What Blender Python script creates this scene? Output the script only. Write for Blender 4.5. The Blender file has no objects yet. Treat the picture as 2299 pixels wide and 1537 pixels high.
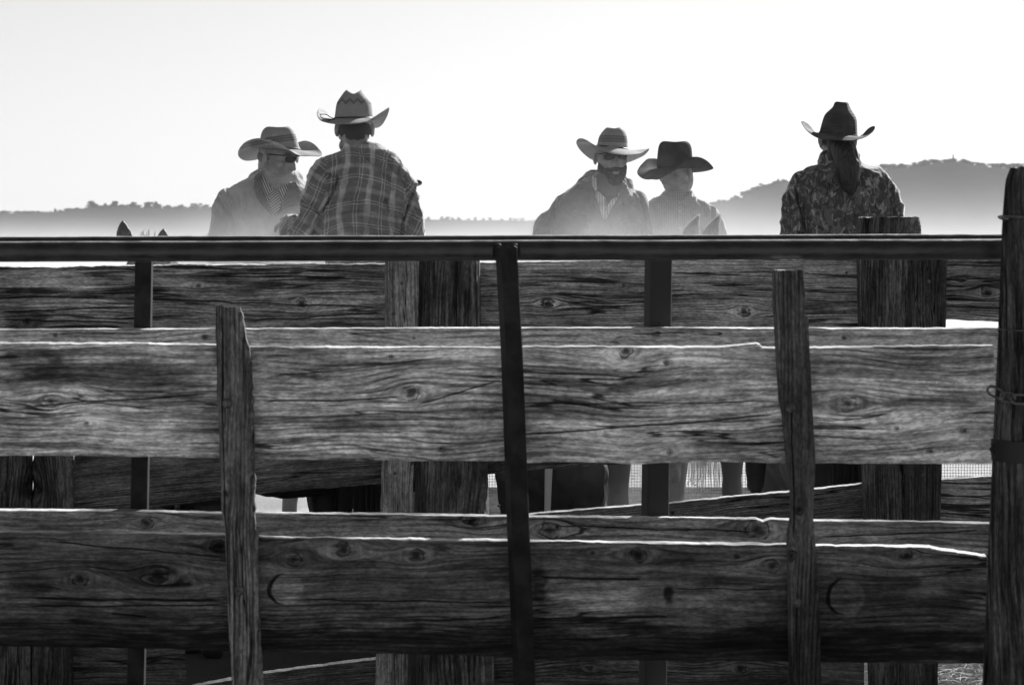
import bpy, bmesh, math, random
from mathutils import Vector, Matrix, noise as mn
from mathutils.bvhtree import BVHTree
from mathutils.geometry import delaunay_2d_cdt

# ------------------------------------------------------------------ camera, sky, sun, exposure
sc = bpy.context.scene
F, CX, HY, EYE = 6386.0, 1149.5, 580.0, 1.7        # focal length in photo pixels, centre column, horizon row, eye height
cam = bpy.data.cameras.new('camera'); cam_o = bpy.data.objects.new('camera', cam)
sc.collection.objects.link(cam_o); sc.camera = cam_o
cam.lens = 100; cam.sensor_width = 36; cam.shift_y = -(768.5 - HY) / 2299.0
cam.clip_start = .1; cam.clip_end = 9000
cam_o.location = (0, 0, EYE); cam_o.rotation_euler = (math.radians(90), 0, 0)
cam.dof.use_dof = True; cam.dof.focus_distance = 12.2; cam.dof.aperture_fstop = 11

SUN_EL, SUN_AZ = math.radians(31), math.radians(30)          # azimuth measured from +Y towards +X
w = bpy.data.worlds.new('World'); sc.world = w; w.use_nodes = True
nt = w.node_tree; nt.nodes.clear()
sky = nt.nodes.new('ShaderNodeTexSky'); sky.sky_type = 'NISHITA'; sky.sun_disc = False
sky.sun_elevation = SUN_EL; sky.sun_rotation = SUN_AZ; sky.dust_density = 0.6; sky.air_density = 1.0
bw = nt.nodes.new('ShaderNodeRGBToBW'); bg = nt.nodes.new('ShaderNodeBackground'); wo = nt.nodes.new('ShaderNodeOutputWorld')
nt.links.new(sky.outputs[0], bw.inputs[0]); nt.links.new(bw.outputs[0], bg.inputs[0]); nt.links.new(bg.outputs[0], wo.inputs[0])
bg.inputs[1].default_value = .05
sl = bpy.data.lights.new('sun', 'SUN'); sl.energy = 4.8; sl.angle = math.radians(.5); sl.color = (1, 1, 1)
so = bpy.data.objects.new('sun', sl); sc.collection.objects.link(so)
sd = Vector((math.sin(SUN_AZ) * math.cos(SUN_EL), math.cos(SUN_AZ) * math.cos(SUN_EL), math.sin(SUN_EL)))
so.rotation_euler = sd.to_track_quat('Z', 'Y').to_euler()
sc.view_settings.view_transform = 'Standard'; sc.view_settings.look = 'None'
sc.view_settings.exposure = 1.0; sc.view_settings.gamma = 1
sc.cycles.use_denoising = True; sc.cycles.denoiser = 'OPENIMAGEDENOISE'; sc.cycles.denoising_input_passes = 'RGB_ALBEDO_NORMAL'; sc.cycles.denoising_prefilter = 'ACCURATE'; sc.cycles.sample_clamp_indirect = 4.0
sc.cycles.max_bounces = 8; sc.cycles.diffuse_bounces = 3; sc.cycles.volume_bounces = 1
sc.cycles.volume_step_rate = 1.0; sc.cycles.volume_max_steps = 256

# ------------------------------------------------------------------ helpers
def at(px, py, Y): return Vector(((px - CX) * Y / F, Y, EYE - (py - HY) * Y / F))
def link(o, parent=None):
    sc.collection.objects.link(o)
    if parent: o.parent = parent
    return o
def thing(name, label, cat, loc=(0, 0, 0), group=None, kind=None):
    o = bpy.data.objects.new(name, None); o.location = loc; o.empty_display_size = .1
    sc.collection.objects.link(o); o['label'] = label; o['category'] = cat
    if group: o['group'] = group
    if kind: o['kind'] = kind
    return o
def wloc(o):
    v = Vector(o.location)
    return v + wloc(o.parent) if o.parent else v
def obj(name, src, mat, parent=None, smooth=False, label=None):
    """src is a bmesh or mesh in WORLD coordinates; stored relative to its parent"""
    if isinstance(src, bmesh.types.BMesh):
        me = bpy.data.meshes.new(name); src.normal_update(); src.to_mesh(me); src.free()
    else: me = src; me.name = name
    if parent: me.transform(Matrix.Translation(-wloc(parent)))
    if mat: me.materials.clear(); me.materials.append(mat)
    if smooth: me.polygons.foreach_set('use_smooth', [True] * len(me.polygons))
    o = bpy.data.objects.new(name, me); link(o, parent)
    if label: o['label'] = label
    return o
def struct(o, kind='structure'): o['kind'] = kind; return o
def lerp(a, b, t): return a + (b - a) * t
def interp(pts, x):
    if x <= pts[0][0]: return pts[0][1]
    for a, b in zip(pts, pts[1:]):
        if x <= b[0]: return lerp(a[1], b[1], (x - a[0]) / (b[0] - a[0]))
    return pts[-1][1]
def nz(*p): return mn.noise(Vector(p))

# ---- node helper
class M:
    def __init__(s, name, base=.5, rough=.8, spec=.3, metal=0.0):
        s.m = bpy.data.materials.new(name); s.m.use_nodes = True; s.t = s.m.node_tree
        s.b = s.t.nodes['Principled BSDF']
        s.b.inputs['Base Color'].default_value = (base, base, base, 1)
        s.b.inputs['Roughness'].default_value = rough; s.b.inputs['Specular IOR Level'].default_value = spec
        s.b.inputs['Metallic'].default_value = metal
    def L(s, a, b):
        if isinstance(a, (int, float)): b.default_value = a
        elif isinstance(a, tuple): b.default_value = a
        else: s.t.links.new(a, b)
    def n(s, k): return s.t.nodes.new(k)
    def f(s, op, a, b=0.0, c=0.0):
        x = s.n('ShaderNodeMath'); x.operation = op; s.L(a, x.inputs[0]); s.L(b, x.inputs[1]); s.L(c, x.inputs[2]); return x.outputs[0]
    def co(s):
        c = s.n('ShaderNodeTexCoord'); p = s.n('ShaderNodeSeparateXYZ'); s.L(c.outputs['Object'], p.inputs[0]); return p.outputs
    def v(s, x, y, z=0.0):
        c = s.n('ShaderNodeCombineXYZ'); s.L(x, c.inputs[0]); s.L(y, c.inputs[1]); s.L(z, c.inputs[2]); return c.outputs[0]
    def noise(s, vec, scale=1.0, detail=2.0, rough=.5, dist=0.0):
        x = s.n('ShaderNodeTexNoise'); s.L(vec, x.inputs['Vector']); x.inputs['Scale'].default_value = scale
        x.inputs['Detail'].default_value = detail; x.inputs['Roughness'].default_value = rough; x.inputs['Distortion'].default_value = dist
        return x.outputs[0]
    def vor(s, vec, scale=1.0, feat='F1'):
        x = s.n('ShaderNodeTexVoronoi'); x.feature = feat; s.L(vec, x.inputs['Vector']); x.inputs['Scale'].default_value = scale; return x.outputs[0]
    def ss(s, x, lo, hi, a=0.0, b=1.0):
        r = s.n('ShaderNodeMapRange'); r.interpolation_type = 'SMOOTHSTEP'
        s.L(x, r.inputs[0]); s.L(lo, r.inputs[1]); s.L(hi, r.inputs[2]); s.L(a, r.inputs[3]); s.L(b, r.inputs[4]); return r.outputs[0]
    def col(s, val): s.t.links.new(val, s.b.inputs['Base Color'])
    def bump(s, h, dist=.002, strength=1.0):
        b = s.n('ShaderNodeBump'); b.inputs['Distance'].default_value = dist; b.inputs['Strength'].default_value = strength
        s.L(h, b.inputs['Height']); s.t.links.new(b.outputs[0], s.b.inputs['Normal'])

def wood(name, seed, lo=.08, hi=.28, ang=0.0, knots=(), moons=(), cracks=(), fr=60.0, warp=.02, crk=.014, stain=.45, blots=(), rough_bump=1.0, pit=0.0, wx=1.0, cgt=.5, lit_topk=1.0):
    """weathered plank: grain lines that flow round the knots, checks, stains; all in the plank's own metres"""
    m = M(name, .2, .85, .2); X, Y, Z = m.co(); c, s_ = math.cos(ang), math.sin(ang)
    u = m.f('ADD', m.f('MULTIPLY', X, c), m.f('MULTIPLY', Z, s_))
    wv = m.f('ADD', m.f('MULTIPLY', X, -s_), m.f('MULTIPLY', Z, c)); wv = m.f('ADD', wv, m.f('MULTIPLY', Y, .63))
    wv = m.f('ADD', wv, 0.0)
    wp = m.noise(m.v(m.f('MULTIPLY', u, 1.9 * wx), m.f('MULTIPLY', wv, 4.0), seed), 1, 1.3, .5)
    w2 = m.f('ADD', wv, m.f('MULTIPLY', m.f('SUBTRACT', wp, .5), warp * 2))
    kmask = None; kring = None; disp = None
    def uw(p): return p[0] * c + p[1] * s_, -p[0] * s_ + p[1] * c
    for k in knots:
        ku, kw = uw(k); r = k[2]
        dw = m.f('SUBTRACT', wv, kw); du = m.f('SUBTRACT', u, ku)
        a = m.f('POWER', m.f('DIVIDE', du, r * 2.3), 2.0); b = m.f('POWER', m.f('DIVIDE', dw, r), 2.0)
        r2 = m.f('ADD', m.f('ADD', a, b), .40)
        d = m.f('DIVIDE', dw, r2); disp = d if disp is None else m.f('ADD', disp, d)
        rk = m.f('SQRT', m.f('ADD', m.f('POWER', m.f('DIVIDE', du, r * 1.1), 2.0), b))
        rk = m.f('ADD', rk, m.f('MULTIPLY', m.f('SUBTRACT', m.noise(m.v(u, wv, seed), 45, 3), .5), 1.1))
        km = m.ss(rk, 1.0, .1); kr = m.f('MULTIPLY', m.ss(m.f('ABSOLUTE', m.f('SUBTRACT', rk, .85)), .17, .0), m.ss(m.noise(m.v(u, wv, seed + 2), 38, 1), .36, .6))
        kmask = km if kmask is None else m.f('MAXIMUM', kmask, km); kring = kr if kring is None else m.f('MAXIMUM', kring, kr)
    if disp is not None: w2 = m.f('SUBTRACT', w2, disp)
    g1 = m.noise(m.v(m.f('MULTIPLY', u, 3.2 * wx), m.f('MULTIPLY', w2, fr * 1.25), seed * 1.7), 1, 6, .68)
    g2 = m.noise(m.v(m.f('MULTIPLY', u, 16 * wx), m.f('MULTIPLY', w2, fr * 4.5), seed * .7), 1, 3, .6)
    ln = m.noise(m.v(m.f('MULTIPLY', u, 1.3 * wx), m.f('MULTIPLY', w2, fr * .8), seed * 2.3), 1, 2.5, .55)
    line = m.ss(m.f('ABSOLUTE', m.f('SUBTRACT', ln, .5)), .06, .0)
    lg = m.ss(m.noise(m.v(m.f('MULTIPLY', u, 2.2), m.f('MULTIPLY', w2, 9), seed * 3.1), 1, 2), .42, .62)
    line = m.f('MULTIPLY', line, lg)
    ph = m.noise(m.v(m.f('MULTIPLY', u, 1.2), m.f('MULTIPLY', w2, 5.0), seed * 7.7), 1, 2, .5)
    sn = m.f('SINE', m.f('MULTIPLY', m.f('ADD', m.f('MULTIPLY', w2, fr * 1.35), m.f('MULTIPLY', ph, 9.0)), 6.2832))
    jt = m.noise(m.v(m.f('MULTIPLY', u, 9.0), m.f('MULTIPLY', w2, fr * 2.0), seed * 8.7), 1, 2)
    late = m.f('MULTIPLY', m.ss(m.f('ADD', sn, m.f('MULTIPLY', m.f('SUBTRACT', jt, .5), 1.6)), .25, 1.05), m.ss(m.noise(m.v(m.f('MULTIPLY', u, 1.6), m.f('MULTIPLY', w2, 7), seed * 9.1), 1, 2), .36, .6))
    cn = m.noise(m.v(m.f('MULTIPLY', u, 1.1), m.f('MULTIPLY', w2, fr * .3), seed * 4.1), 1, 3, .6)
    ck = m.ss(m.f('ABSOLUTE', m.f('SUBTRACT', cn, .47)), crk, crk * .25)
    cg = m.ss(m.noise(m.v(m.f('MULTIPLY', u, 1.3), m.f('MULTIPLY', wv, 7), seed * 5.3), 1, 2), cgt, cgt + .1)
    ck = m.f('MULTIPLY', ck, cg)
    for (x0, z0, x1, z1, th) in cracks:
        u0, q0 = uw((x0, z0)); u1, q1 = uw((x1, z1))
        t = m.f('DIVIDE', m.f('SUBTRACT', u, u0), u1 - u0)
        qc = m.f('ADD', m.f('MULTIPLY', t, q1 - q0), q0)
        qc = m.f('ADD', qc, m.f('MULTIPLY', m.f('SUBTRACT', m.noise(m.v(m.f('MULTIPLY', u, 6), seed, 3.0), 1, 3), .5), .02))
        e = m.f('MULTIPLY', m.ss(t, -.01, .06), m.ss(t, 1.01, .94))
        d = m.ss(m.f('ABSOLUTE', m.f('SUBTRACT', wv, qc)), th, th * .3)
        ck = m.f('MAXIMUM', ck, m.f('MULTIPLY', d, e))
    discs = []
    for (x0, z0, r) in moons:
        u0, q0 = uw((x0, z0)); du = m.f('SUBTRACT', u, u0); dq = m.f('SUBTRACT', wv, q0)
        jg = m.f('MULTIPLY', m.f('SUBTRACT', m.noise(m.v(u, wv, 7.0), 22, 3), .5), .35); d = m.f('ADD', jg, m.f('DIVIDE', m.f('SQRT', m.f('ADD', m.f('MULTIPLY', du, du), m.f('MULTIPLY', dq, dq))), r))
        d2 = m.f('ADD', jg, m.f('DIVIDE', m.f('SQRT', m.f('ADD', m.f('POWER', m.f('SUBTRACT', du, r * .22), 2.0), m.f('MULTIPLY', dq, dq))), r))
        cr = m.f('MULTIPLY', m.ss(d, 1.03, .94), m.ss(d2, .93, 1.05)); ck = m.f('MAXIMUM', ck, cr); discs.append(m.ss(d2, 1.0, .92))
    st = m.noise(m.v(m.f('MULTIPLY', u, 2.6), m.f('MULTIPLY', wv, 8), seed * 6.1), 1, 4, .6)
    val = m.f('ADD', m.f('MULTIPLY', m.ss(g1, .34, .66), .72), m.f('MULTIPLY', m.ss(g2, .3, .7), .34))
    alb = m.f('ADD', m.f('MULTIPLY', val, hi - lo), lo)
    sp1 = m.noise(m.v(m.f('MULTIPLY', u, 60.0), m.f('MULTIPLY', w2, 230.0), seed), 1, 4, .7); sp2 = m.noise(m.v(m.f('MULTIPLY', u, 22.0), m.f('MULTIPLY', wv, 40.0), seed + 3), 1, 4, .7)
    alb = m.f('MULTIPLY', alb, m.ss(sp1, .3, .7, .6, 1.45)); alb = m.f('MULTIPLY', alb, m.ss(sp2, .32, .68, .76, 1.24))
    alb = m.f('MULTIPLY', alb, m.ss(st, .35, .65, 1 - stain, 1.12))
    alb = m.f('MULTIPLY', alb, m.f('SUBTRACT', 1.0, m.f('MULTIPLY', line, .55))); alb = m.f('MULTIPLY', alb, m.f('SUBTRACT', 1.0, m.f('MULTIPLY', late, .5)))
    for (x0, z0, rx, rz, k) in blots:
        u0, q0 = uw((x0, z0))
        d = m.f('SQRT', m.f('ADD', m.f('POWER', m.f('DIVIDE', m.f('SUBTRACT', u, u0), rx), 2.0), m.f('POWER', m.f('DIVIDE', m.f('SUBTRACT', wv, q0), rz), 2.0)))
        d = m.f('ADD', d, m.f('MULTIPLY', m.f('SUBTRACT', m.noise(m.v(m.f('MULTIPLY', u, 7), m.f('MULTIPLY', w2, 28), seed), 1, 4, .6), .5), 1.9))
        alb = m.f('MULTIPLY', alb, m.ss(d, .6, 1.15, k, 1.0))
    if kmask is not None:
        alb = m.f('MULTIPLY', alb, m.f('SUBTRACT', 1.0, m.f('MULTIPLY', kmask, .85)))
        alb = m.f('MULTIPLY', alb, m.f('SUBTRACT', 1.0, m.f('MULTIPLY', kring, .8)))
    alb = m.f('MULTIPLY', alb, m.f('SUBTRACT', 1.0, m.f('MULTIPLY', ck, .88)))
    for q in discs: alb = m.f('MULTIPLY', alb, m.f('ADD', 1.0, m.f('MULTIPLY', q, .55)))
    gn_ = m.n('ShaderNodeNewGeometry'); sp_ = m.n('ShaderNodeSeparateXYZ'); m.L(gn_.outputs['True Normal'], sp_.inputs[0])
    lit_top = m.f('MULTIPLY', m.ss(sp_.outputs[2], .75, .95), lit_topk); alb = m.f('ADD', m.f('MULTIPLY', alb, m.f('SUBTRACT', 1.0, lit_top)), m.f('MULTIPLY', lit_top, m.f('MULTIPLY', m.ss(st, .36, .58, .12, .8), m.ss(sp2, .3, .6, .5, 1.0))))  # upward faces painted pale, putting the sunlit edge into the colour
    m.col(alb)
    h = m.f('ADD', m.f('MULTIPLY', g1, .9), m.f('MULTIPLY', g2, .35))
    h = m.f('SUBTRACT', h, m.f('MULTIPLY', line, .45)); h = m.f('SUBTRACT', h, m.f('MULTIPLY', late, .7)); h = m.f('SUBTRACT', h, m.f('MULTIPLY', ck, 1.6))
    if kmask is not None: h = m.f('SUBTRACT', h, m.f('MULTIPLY', kring, .8))
    if pit:
        p = m.noise(m.v(m.f('MULTIPLY', u, 9), m.f('MULTIPLY', wv, 70), seed), 1, 3, .6); p = m.ss(p, .56, .68)
        h = m.f('SUBTRACT', h, m.f('MULTIPLY', p, 2.2 * pit)); 
    m.bump(h, .0035 * rough_bump, 1.0)
    return m.m

# ---- geometry: planks and posts from their outlines
def plank(name, top, bot, Yf, th, mat, parent, ragged=.0016, seed=0.0, step=.02, label=None, ends=(0.0, 0.0), topw=.0031):
    """horizontal board; top / bot are edge lines [(px, py)...]; Yf distance of its near face; th thickness"""
    T = [((p[0] - CX) * Yf / F, EYE - (p[1] - HY) * Yf / F) for p in top]
    B = [((p[0] - CX) * Yf / F, EYE - (p[1] - HY) * Yf / F) for p in bot]
    x0, x1 = T[0][0], T[-1][0]; n = max(2, int((x1 - x0) / step)); bm = bmesh.new(); rings = []
    ch = min(.005, th * .15); topw0 = topw
    for i in range(n + 1):
        x = lerp(x0, x1, i / n)
        zt = interp(T, x) + ragged * (nz(x * 22, seed, 1) + .7 * nz(x * 70, seed, 4)) ; zb = interp(B, x) + ragged * 1.3 * nz(x * 14, seed, 9)
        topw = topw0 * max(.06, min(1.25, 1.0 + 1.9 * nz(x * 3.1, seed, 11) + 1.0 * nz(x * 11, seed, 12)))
        q = ch * (1 + .5 * nz(x * 30, seed, 5)); yo = .002 * nz(x * 5, seed, 2)
        e0 = ends[0] * (nz(seed, 3, 1) + 0) if i == 0 else 0
        pr = [(Yf + q, zt - topw), (Yf, zt - topw - q * .8), (Yf, lerp(zt, zb, .33)), (Yf, lerp(zt, zb, .66)), (Yf, zb + q), (Yf + q, zb), (Yf + th - q, zb), (Yf + th, zb + q), (Yf + th, zt - q), (Yf + th - q, zt + .3 * ragged * nz(x * 40, 7, seed))]
        ring = []
        for j, (yy, zz) in enumerate(pr):
            xx = x
            if i == 0: xx += ends[0] * nz(zz * 25, seed, 3)
            if i == n: xx += ends[1] * nz(zz * 25, seed, 8)
            ring.append(bm.verts.new((xx, yy + yo, zz)))
        rings.append(ring)
    for a, b in zip(rings, rings[1:]):
        for j in range(10): bm.faces.new((a[j], a[(j + 1) % 10], b[(j + 1) % 10], b[j]))
    bm.faces.new(list(reversed(rings[0]))); bm.faces.new(rings[-1])
    return obj(name, bm, mat, parent, label=label)

def upright(name, pts, Yf, th, mat, parent, ragged=.0015, seed=0.0, label=None, cham=.006, topj=.004, step=.02, nx=6):
    """vertical board; pts = [(py, xl, xr)...] from the top down"""
    P = [(EYE - (p[0] - HY) * Yf / F, (p[1] - CX) * Yf / F, (p[2] - CX) * Yf / F) for p in pts][::-1]
    L = [(p[0], p[1]) for p in P]; R = [(p[0], p[2]) for p in P]
    z0, z1 = P[0][0], P[-1][0]; n = max(2, int((z1 - z0) / step)); bm = bmesh.new(); rings = []
    for i in range(n + 1):
        z = lerp(z0, z1, i / n); xl = interp(L, z) + ragged * nz(z * 18, seed, 2) * 1.4; xr = interp(R, z) + ragged * (nz(z * 18, seed, 6) + nz(z * 55, seed, 7)) * 1.4
        c = cham * (1 + .6 * nz(z * 9, seed, 4)); ring = []
        pr = [(xl, Yf + c)] + [(lerp(xl + c, xr - c, k / nx), Yf) for k in range(nx + 1)] + [(xr, Yf + c), (xr, Yf + th - c), (xr - c, Yf + th), (xl + c, Yf + th), (xl, Yf + th - c)]
        for j, (xx, yy) in enumerate(pr):
            zz = z + (topj * (nz(xx * 60, seed, 1) + nz(xx * 150, yy * 40, seed)) if i == n else 0)
            ring.append(bm.verts.new((xx, yy + (.0015 * nz(xx * 50, z * 4, seed) if 0 < j < nx + 2 else 0), zz)))
        rings.append(ring)
    m = len(rings[0])
    for a, b in zip(rings, rings[1:]):
        for j in range(m): bm.faces.new((a[j], b[j], b[(j + 1) % m], a[(j + 1) % m]))
    bm.faces.new(rings[0]); bm.faces.new(list(reversed(rings[-1])))
    bmesh.ops.recalc_face_normals(bm, faces=bm.faces)
    return obj(name, bm, mat, parent, label=label)

def roundpost(name, pts, Yc, mat, parent, seed=0.0, groove=.004, sq=2.0, nseg=56, step=.03, top_slope=0.0, label=None, zbot=None):
    """log post: pts = [(py, xl, xr)...]; sq = superellipse power (2 = round)"""
    P = [(EYE - (p[0] - HY) * Yc / F, (p[1] - CX) * Yc / F, (p[2] - CX) * Yc / F) for p in pts][::-1]
    L = [(p[0], p[1]) for p in P]; R = [(p[0], p[2]) for p in P]; z0, z1 = P[0][0], P[-1][0]
    n = max(2, int((z1 - z0) / step)); bm = bmesh.new(); rings = []
    for i in range(n + 1):
        z = lerp(z0, z1, i / n); xl, xr = interp(L, z), interp(R, z); cx, r = (xl + xr) / 2, (xr - xl) / 2; ring = []
        for j in range(nseg):
            t = 2 * math.pi * j / nseg; c, s = math.cos(t), math.sin(t)
            k = 1 / ((abs(c) ** sq + abs(s) ** sq) ** (1 / sq))
            g = groove * (nz(c * 9, s * 9, z * .8 + seed) + .8 * nz(c * 22, s * 22, z * 1.5 + seed) - .6)
            rr = (r * k + g) * (1 if i < n - 1 or n < 4 else (.985 if i == n - 1 else .93))
            zz = z + (.006 * nz(c * 5, s * 5, seed) + top_slope * c * r if i >= n - 1 else 0)
            ring.append(bm.verts.new((cx + rr * c, Yc + rr * s, zz)))
        rings.append(ring)
    for a, b in zip(rings, rings[1:]):
        for j in range(nseg): bm.faces.new((a[j], a[(j + 1) % nseg], b[(j + 1) % nseg], b[j]))
    bm.faces.new(list(reversed(rings[0])))
    # end grain: rings down to the heart
    prev = rings[-1]; cv = sum((v.co for v in prev), Vector()) / nseg
    for k in (.75, .45, .2):
        cur = [bm.verts.new(cv.lerp(v.co, k) + Vector((0, 0, .003 * nz(v.co.x * 60 * k, v.co.y * 60 * k, seed)))) for v in rings[-1]]
        for j in range(nseg): bm.faces.new((prev[j], prev[(j + 1) % nseg], cur[(j + 1) % nseg], cur[j]))
        prev = cur
    bm.faces.new(prev)
    return obj(name, bm, mat, parent, label=label)

def tube_bm(pts, r, nseg=10, bm=None, closed=False, taper=None):
    bm = bm or bmesh.new(); rings = []; n = len(pts)
    for i, p in enumerate(pts):
        p = Vector(p); a = Vector(pts[(i - 1) % n] if closed or i > 0 else p); b = Vector(pts[(i + 1) % n] if closed or i < n - 1 else p)
        d = (b - a).normalized(); up = Vector((0, 0, 1)) if abs(d.z) < .9 else Vector((1, 0, 0))
        s = d.cross(up).normalized(); t = s.cross(d); rr = r if taper is None else taper[i]
        rings.append([bm.verts.new(p + s * math.cos(2 * math.pi * k / nseg) * rr + t * math.sin(2 * math.pi * k / nseg) * rr) for k in range(nseg)])
    for i in range(n if closed else n - 1):
        a, b = rings[i], rings[(i + 1) % n]
        for k in range(nseg): bm.faces.new((b[k], b[(k + 1) % nseg], a[(k + 1) % nseg], a[k]))
    if not closed: bm.faces.new(rings[0]); bm.faces.new(list(reversed(rings[-1])))
    return bm

# ------------------------------------------------------------------ ground, hills, trees
gm = M('dusty_ground', .2, .95, .1); X, Y_, Z = gm.co()
gn = gm.noise(gm.v(X, Y_, 0.0), 1.3, 6, .65); gf = gm.noise(gm.v(X, Y_, 0.0), 35, 4, .6)
gz = gm.f('ADD', Y_, gm.f('MULTIPLY', gn, 2.0)); gm.col(gm.f('MULTIPLY', gm.f('ADD', gm.f('MULTIPLY', gn, .6), gm.f('MULTIPLY', gf, .4)), gm.f('ADD', gm.ss(gz, 17.5, 19.0, .10, 1.1), gm.ss(gz, 7.5, 5.5, .0, .85)))); gm.bump(gf, .02)  # colour holds the pen's shade, the glare beyond and a near-side bounce
bm = bmesh.new()
xs = [-4000, -400, -60, -20, -8, -4, -2, 0, 2, 4, 8, 20, 60, 400, 4000]; ys = [-60, -10, 0, 4, 7, 9, 10, 11, 12, 13, 14, 16, 18, 22, 30, 60, 200, 900, 2500, 5000]
g = [[bm.verts.new((x, y, .0 if abs(x) > 25 or y > 35 else .015 * nz(x * .8, y * .8, 0))) for x in xs] for y in ys]
for i in range(len(ys) - 1):
    for j in range(len(xs) - 1): bm.faces.new((g[i][j], g[i][j + 1], g[i + 1][j + 1], g[i + 1][j]))
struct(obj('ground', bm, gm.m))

hm = M('scrub_hill', .02, 1.0, .0); X, Y_, Z = hm.co()
hn = hm.noise(hm.v(X, Y_, Z), .02, 6, .7); hm.col(hm.f('MULTIPLY', hn, .045))
def hill(name, prof, Y, depth, z_base=-2.0, rough=1.0):
    bm = bmesh.new(); rows = []
    for k, (dy, hk) in enumerate([(-depth, 0), (-depth * .7, .22), (-depth * .4, .55), (-depth * .18, .84), (-depth * .06, .97), (0, 1), (depth * .1, .97), (depth * .5, .6), (depth, 0)]):
        row = []
        for i in range(0, 161):
            px = lerp(prof[0][0], prof[-1][0], i / 160); p = at(px, interp(prof, px), Y)
            h = p.z * hk + rough * (nz(p.x * .02, dy * .01, 3) * 2 + nz(p.x * .07, dy * .03, 8)) * (hk if hk < 1 else .25)
            row.append(bm.verts.new((p.x, Y + dy, h if hk > 0 else z_base)))
        rows.append(row)
    for a, b in zip(rows, rows[1:]):
        for i in range(160): bm.faces.new((a[i], a[i + 1], b[i + 1], b[i]))
    return struct(obj(name, bm, hm.m, smooth=True))
PL = [(-900, 484), (-200, 482), (0, 479), (60, 479), (120, 477), (200, 468), (260, 463), (330, 466), (470, 470), (640, 478), (800, 486), (950, 493), (1100, 494), (1200, 496), (1400, 500), (1700, 505), (2200, 520)]
PR = [(1250, 560), (1400, 510), (1560, 472), (1600, 461), (1650, 450), (1700, 428), (1740, 414), (1800, 404), (1880, 392), (1980, 380), (2050, 375), (2100, 367), (2140, 364), (2190, 372), (2260, 378), (2400, 366), (2700, 350), (3200, 380)]
hill('hill_left', PL, 1500, 260); hill('hill_right', PR, 1900, 420)

lm = M('tree_foliage', .03, 1.0, .0); X, Y_, Z = lm.co(); lm.col(lm.f('MULTIPLY', lm.noise(lm.v(X, Y_, Z), .8, 3), .05))
bk = M('tree_bark', .07, .9, .1); X, Y_, Z = bk.co(); bk.col(bk.f('MULTIPLY', bk.noise(bk.v(X, Y_, Z), 6, 3), .12))
def tree_proto(seed, conifer):
    rnd = random.Random(seed)
    t = bmesh.new(); H = 1.0
    tube_bm([(0, 0, -.12), (.01, 0, .25), (.0, .01, .6), (.02, 0, .85)], .03, 7, t, taper=[.045, .035, .022, .008])
    for k in range(5):
        a = rnd.uniform(0, 6.28); z = rnd.uniform(.25, .6); tube_bm([(0, 0, z), (.14 * math.cos(a), .14 * math.sin(a), z + .13), (.25 * math.cos(a), .25 * math.sin(a), z + .2)], .01, 5, t, taper=[.014, .009, .004])
    c = bmesh.new(); lobes = []
    if conifer: lobes = [(0, 0, z, (1.02 - z) * .34) for z in [.15 + .085 * k for k in range(10)]]
    else:
        for k in range(9): a = rnd.uniform(0, 6.28); r = rnd.uniform(.05, .33); lobes.append((r * math.cos(a), r * math.sin(a), rnd.uniform(.3, .85), rnd.uniform(.13, .24)))
    for (x, y, z, r) in lobes:
        for q in range(80 if not conifer else 40):
            d = Vector((rnd.gauss(0, 1), rnd.gauss(0, 1), rnd.gauss(0, .75))).normalized() * r * rnd.uniform(.45, 1.05)
            if conifer: d.z *= .4
            p = Vector((x, y, z)) + d; s = rnd.uniform(.03, .075)
            a = Vector((rnd.gauss(0, 1), rnd.gauss(0, 1), rnd.gauss(0, 1))).normalized(); b = a.orthogonal().normalized()
            c.faces.new([c.verts.new(p + a * s), c.verts.new(p + b * s), c.verts.new(p - a * s), c.verts.new(p - b * s * .8)])
    a = bpy.data.meshes.new('trunk'); t.to_mesh(a); t.free(); a.materials.append(bk.m)
    b = bpy.data.meshes.new('crown'); c.to_mesh(b); c.free(); b.materials.append(lm.m); return a, b
protos = [tree_proto(k, False) for k in range(6)]; conif = [tree_proto(20 + k, True) for k in range(2)]
def ridge_tree(px, prof, Y, hpx, wk, label, group, con=False, k=0, sink=4.5):
    p = at(px, interp(prof, px) + sink, Y); h = hpx * Y / F
    r = thing('conifer_tree' if con else 'ridge_tree', label, 'tree', p, group); r.rotation_euler.z = k * 1.3; r.scale = (h * wk, h * wk, h)
    tr, cr = (conif[k % 2] if con else protos[k % 6])
    for n_, me in (('trunk', tr), ('crown', cr)): o = bpy.data.objects.new(n_, me); link(o, r)
rnd = random.Random(5)
GL, GR, GM = 'trees along the left ridge', 'trees along the right ridge', 'trees along the low middle ridge'
spec = [(210, 19, 1.3, 'widest round dark tree standing highest on the left ridge'), (236, 13, .7, 'narrow small tree right of the round tree on the left ridge'),
        (255, 16, 1.1, 'bushy tree above the ridge left of the horse ears'), (300, 16, .8, 'pointed tree on the left ridge above the tall horse ear'),
        (336, 17, 1.4, 'broad flat-topped clump of tree on the left ridge'), (352, 19, .8, 'taller peaked tree at the right of the broad clump'),
        (378, 11, 1.2, 'low round tree between the broad clump and the cut-off ridge'), (405, 13, 1.3, 'pale lacy tree near the right part of left ridge'),
        (440, 17, 1.3, 'airy tree second from the coat of the left rider'), (462, 15, 1.3, 'airy tree right beside the left rider shoulder'),
        (124, 13, .5, 'thin spindly tree alone on the left ridge'), (12, 10, 1.6, 'low bush at the left border of the photograph ridge')]
for k, (px, h, wk, lb) in enumerate(spec): ridge_tree(px, PL, 1500, h * 1.05, wk * 1.3, lb, GL, k=k)
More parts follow.
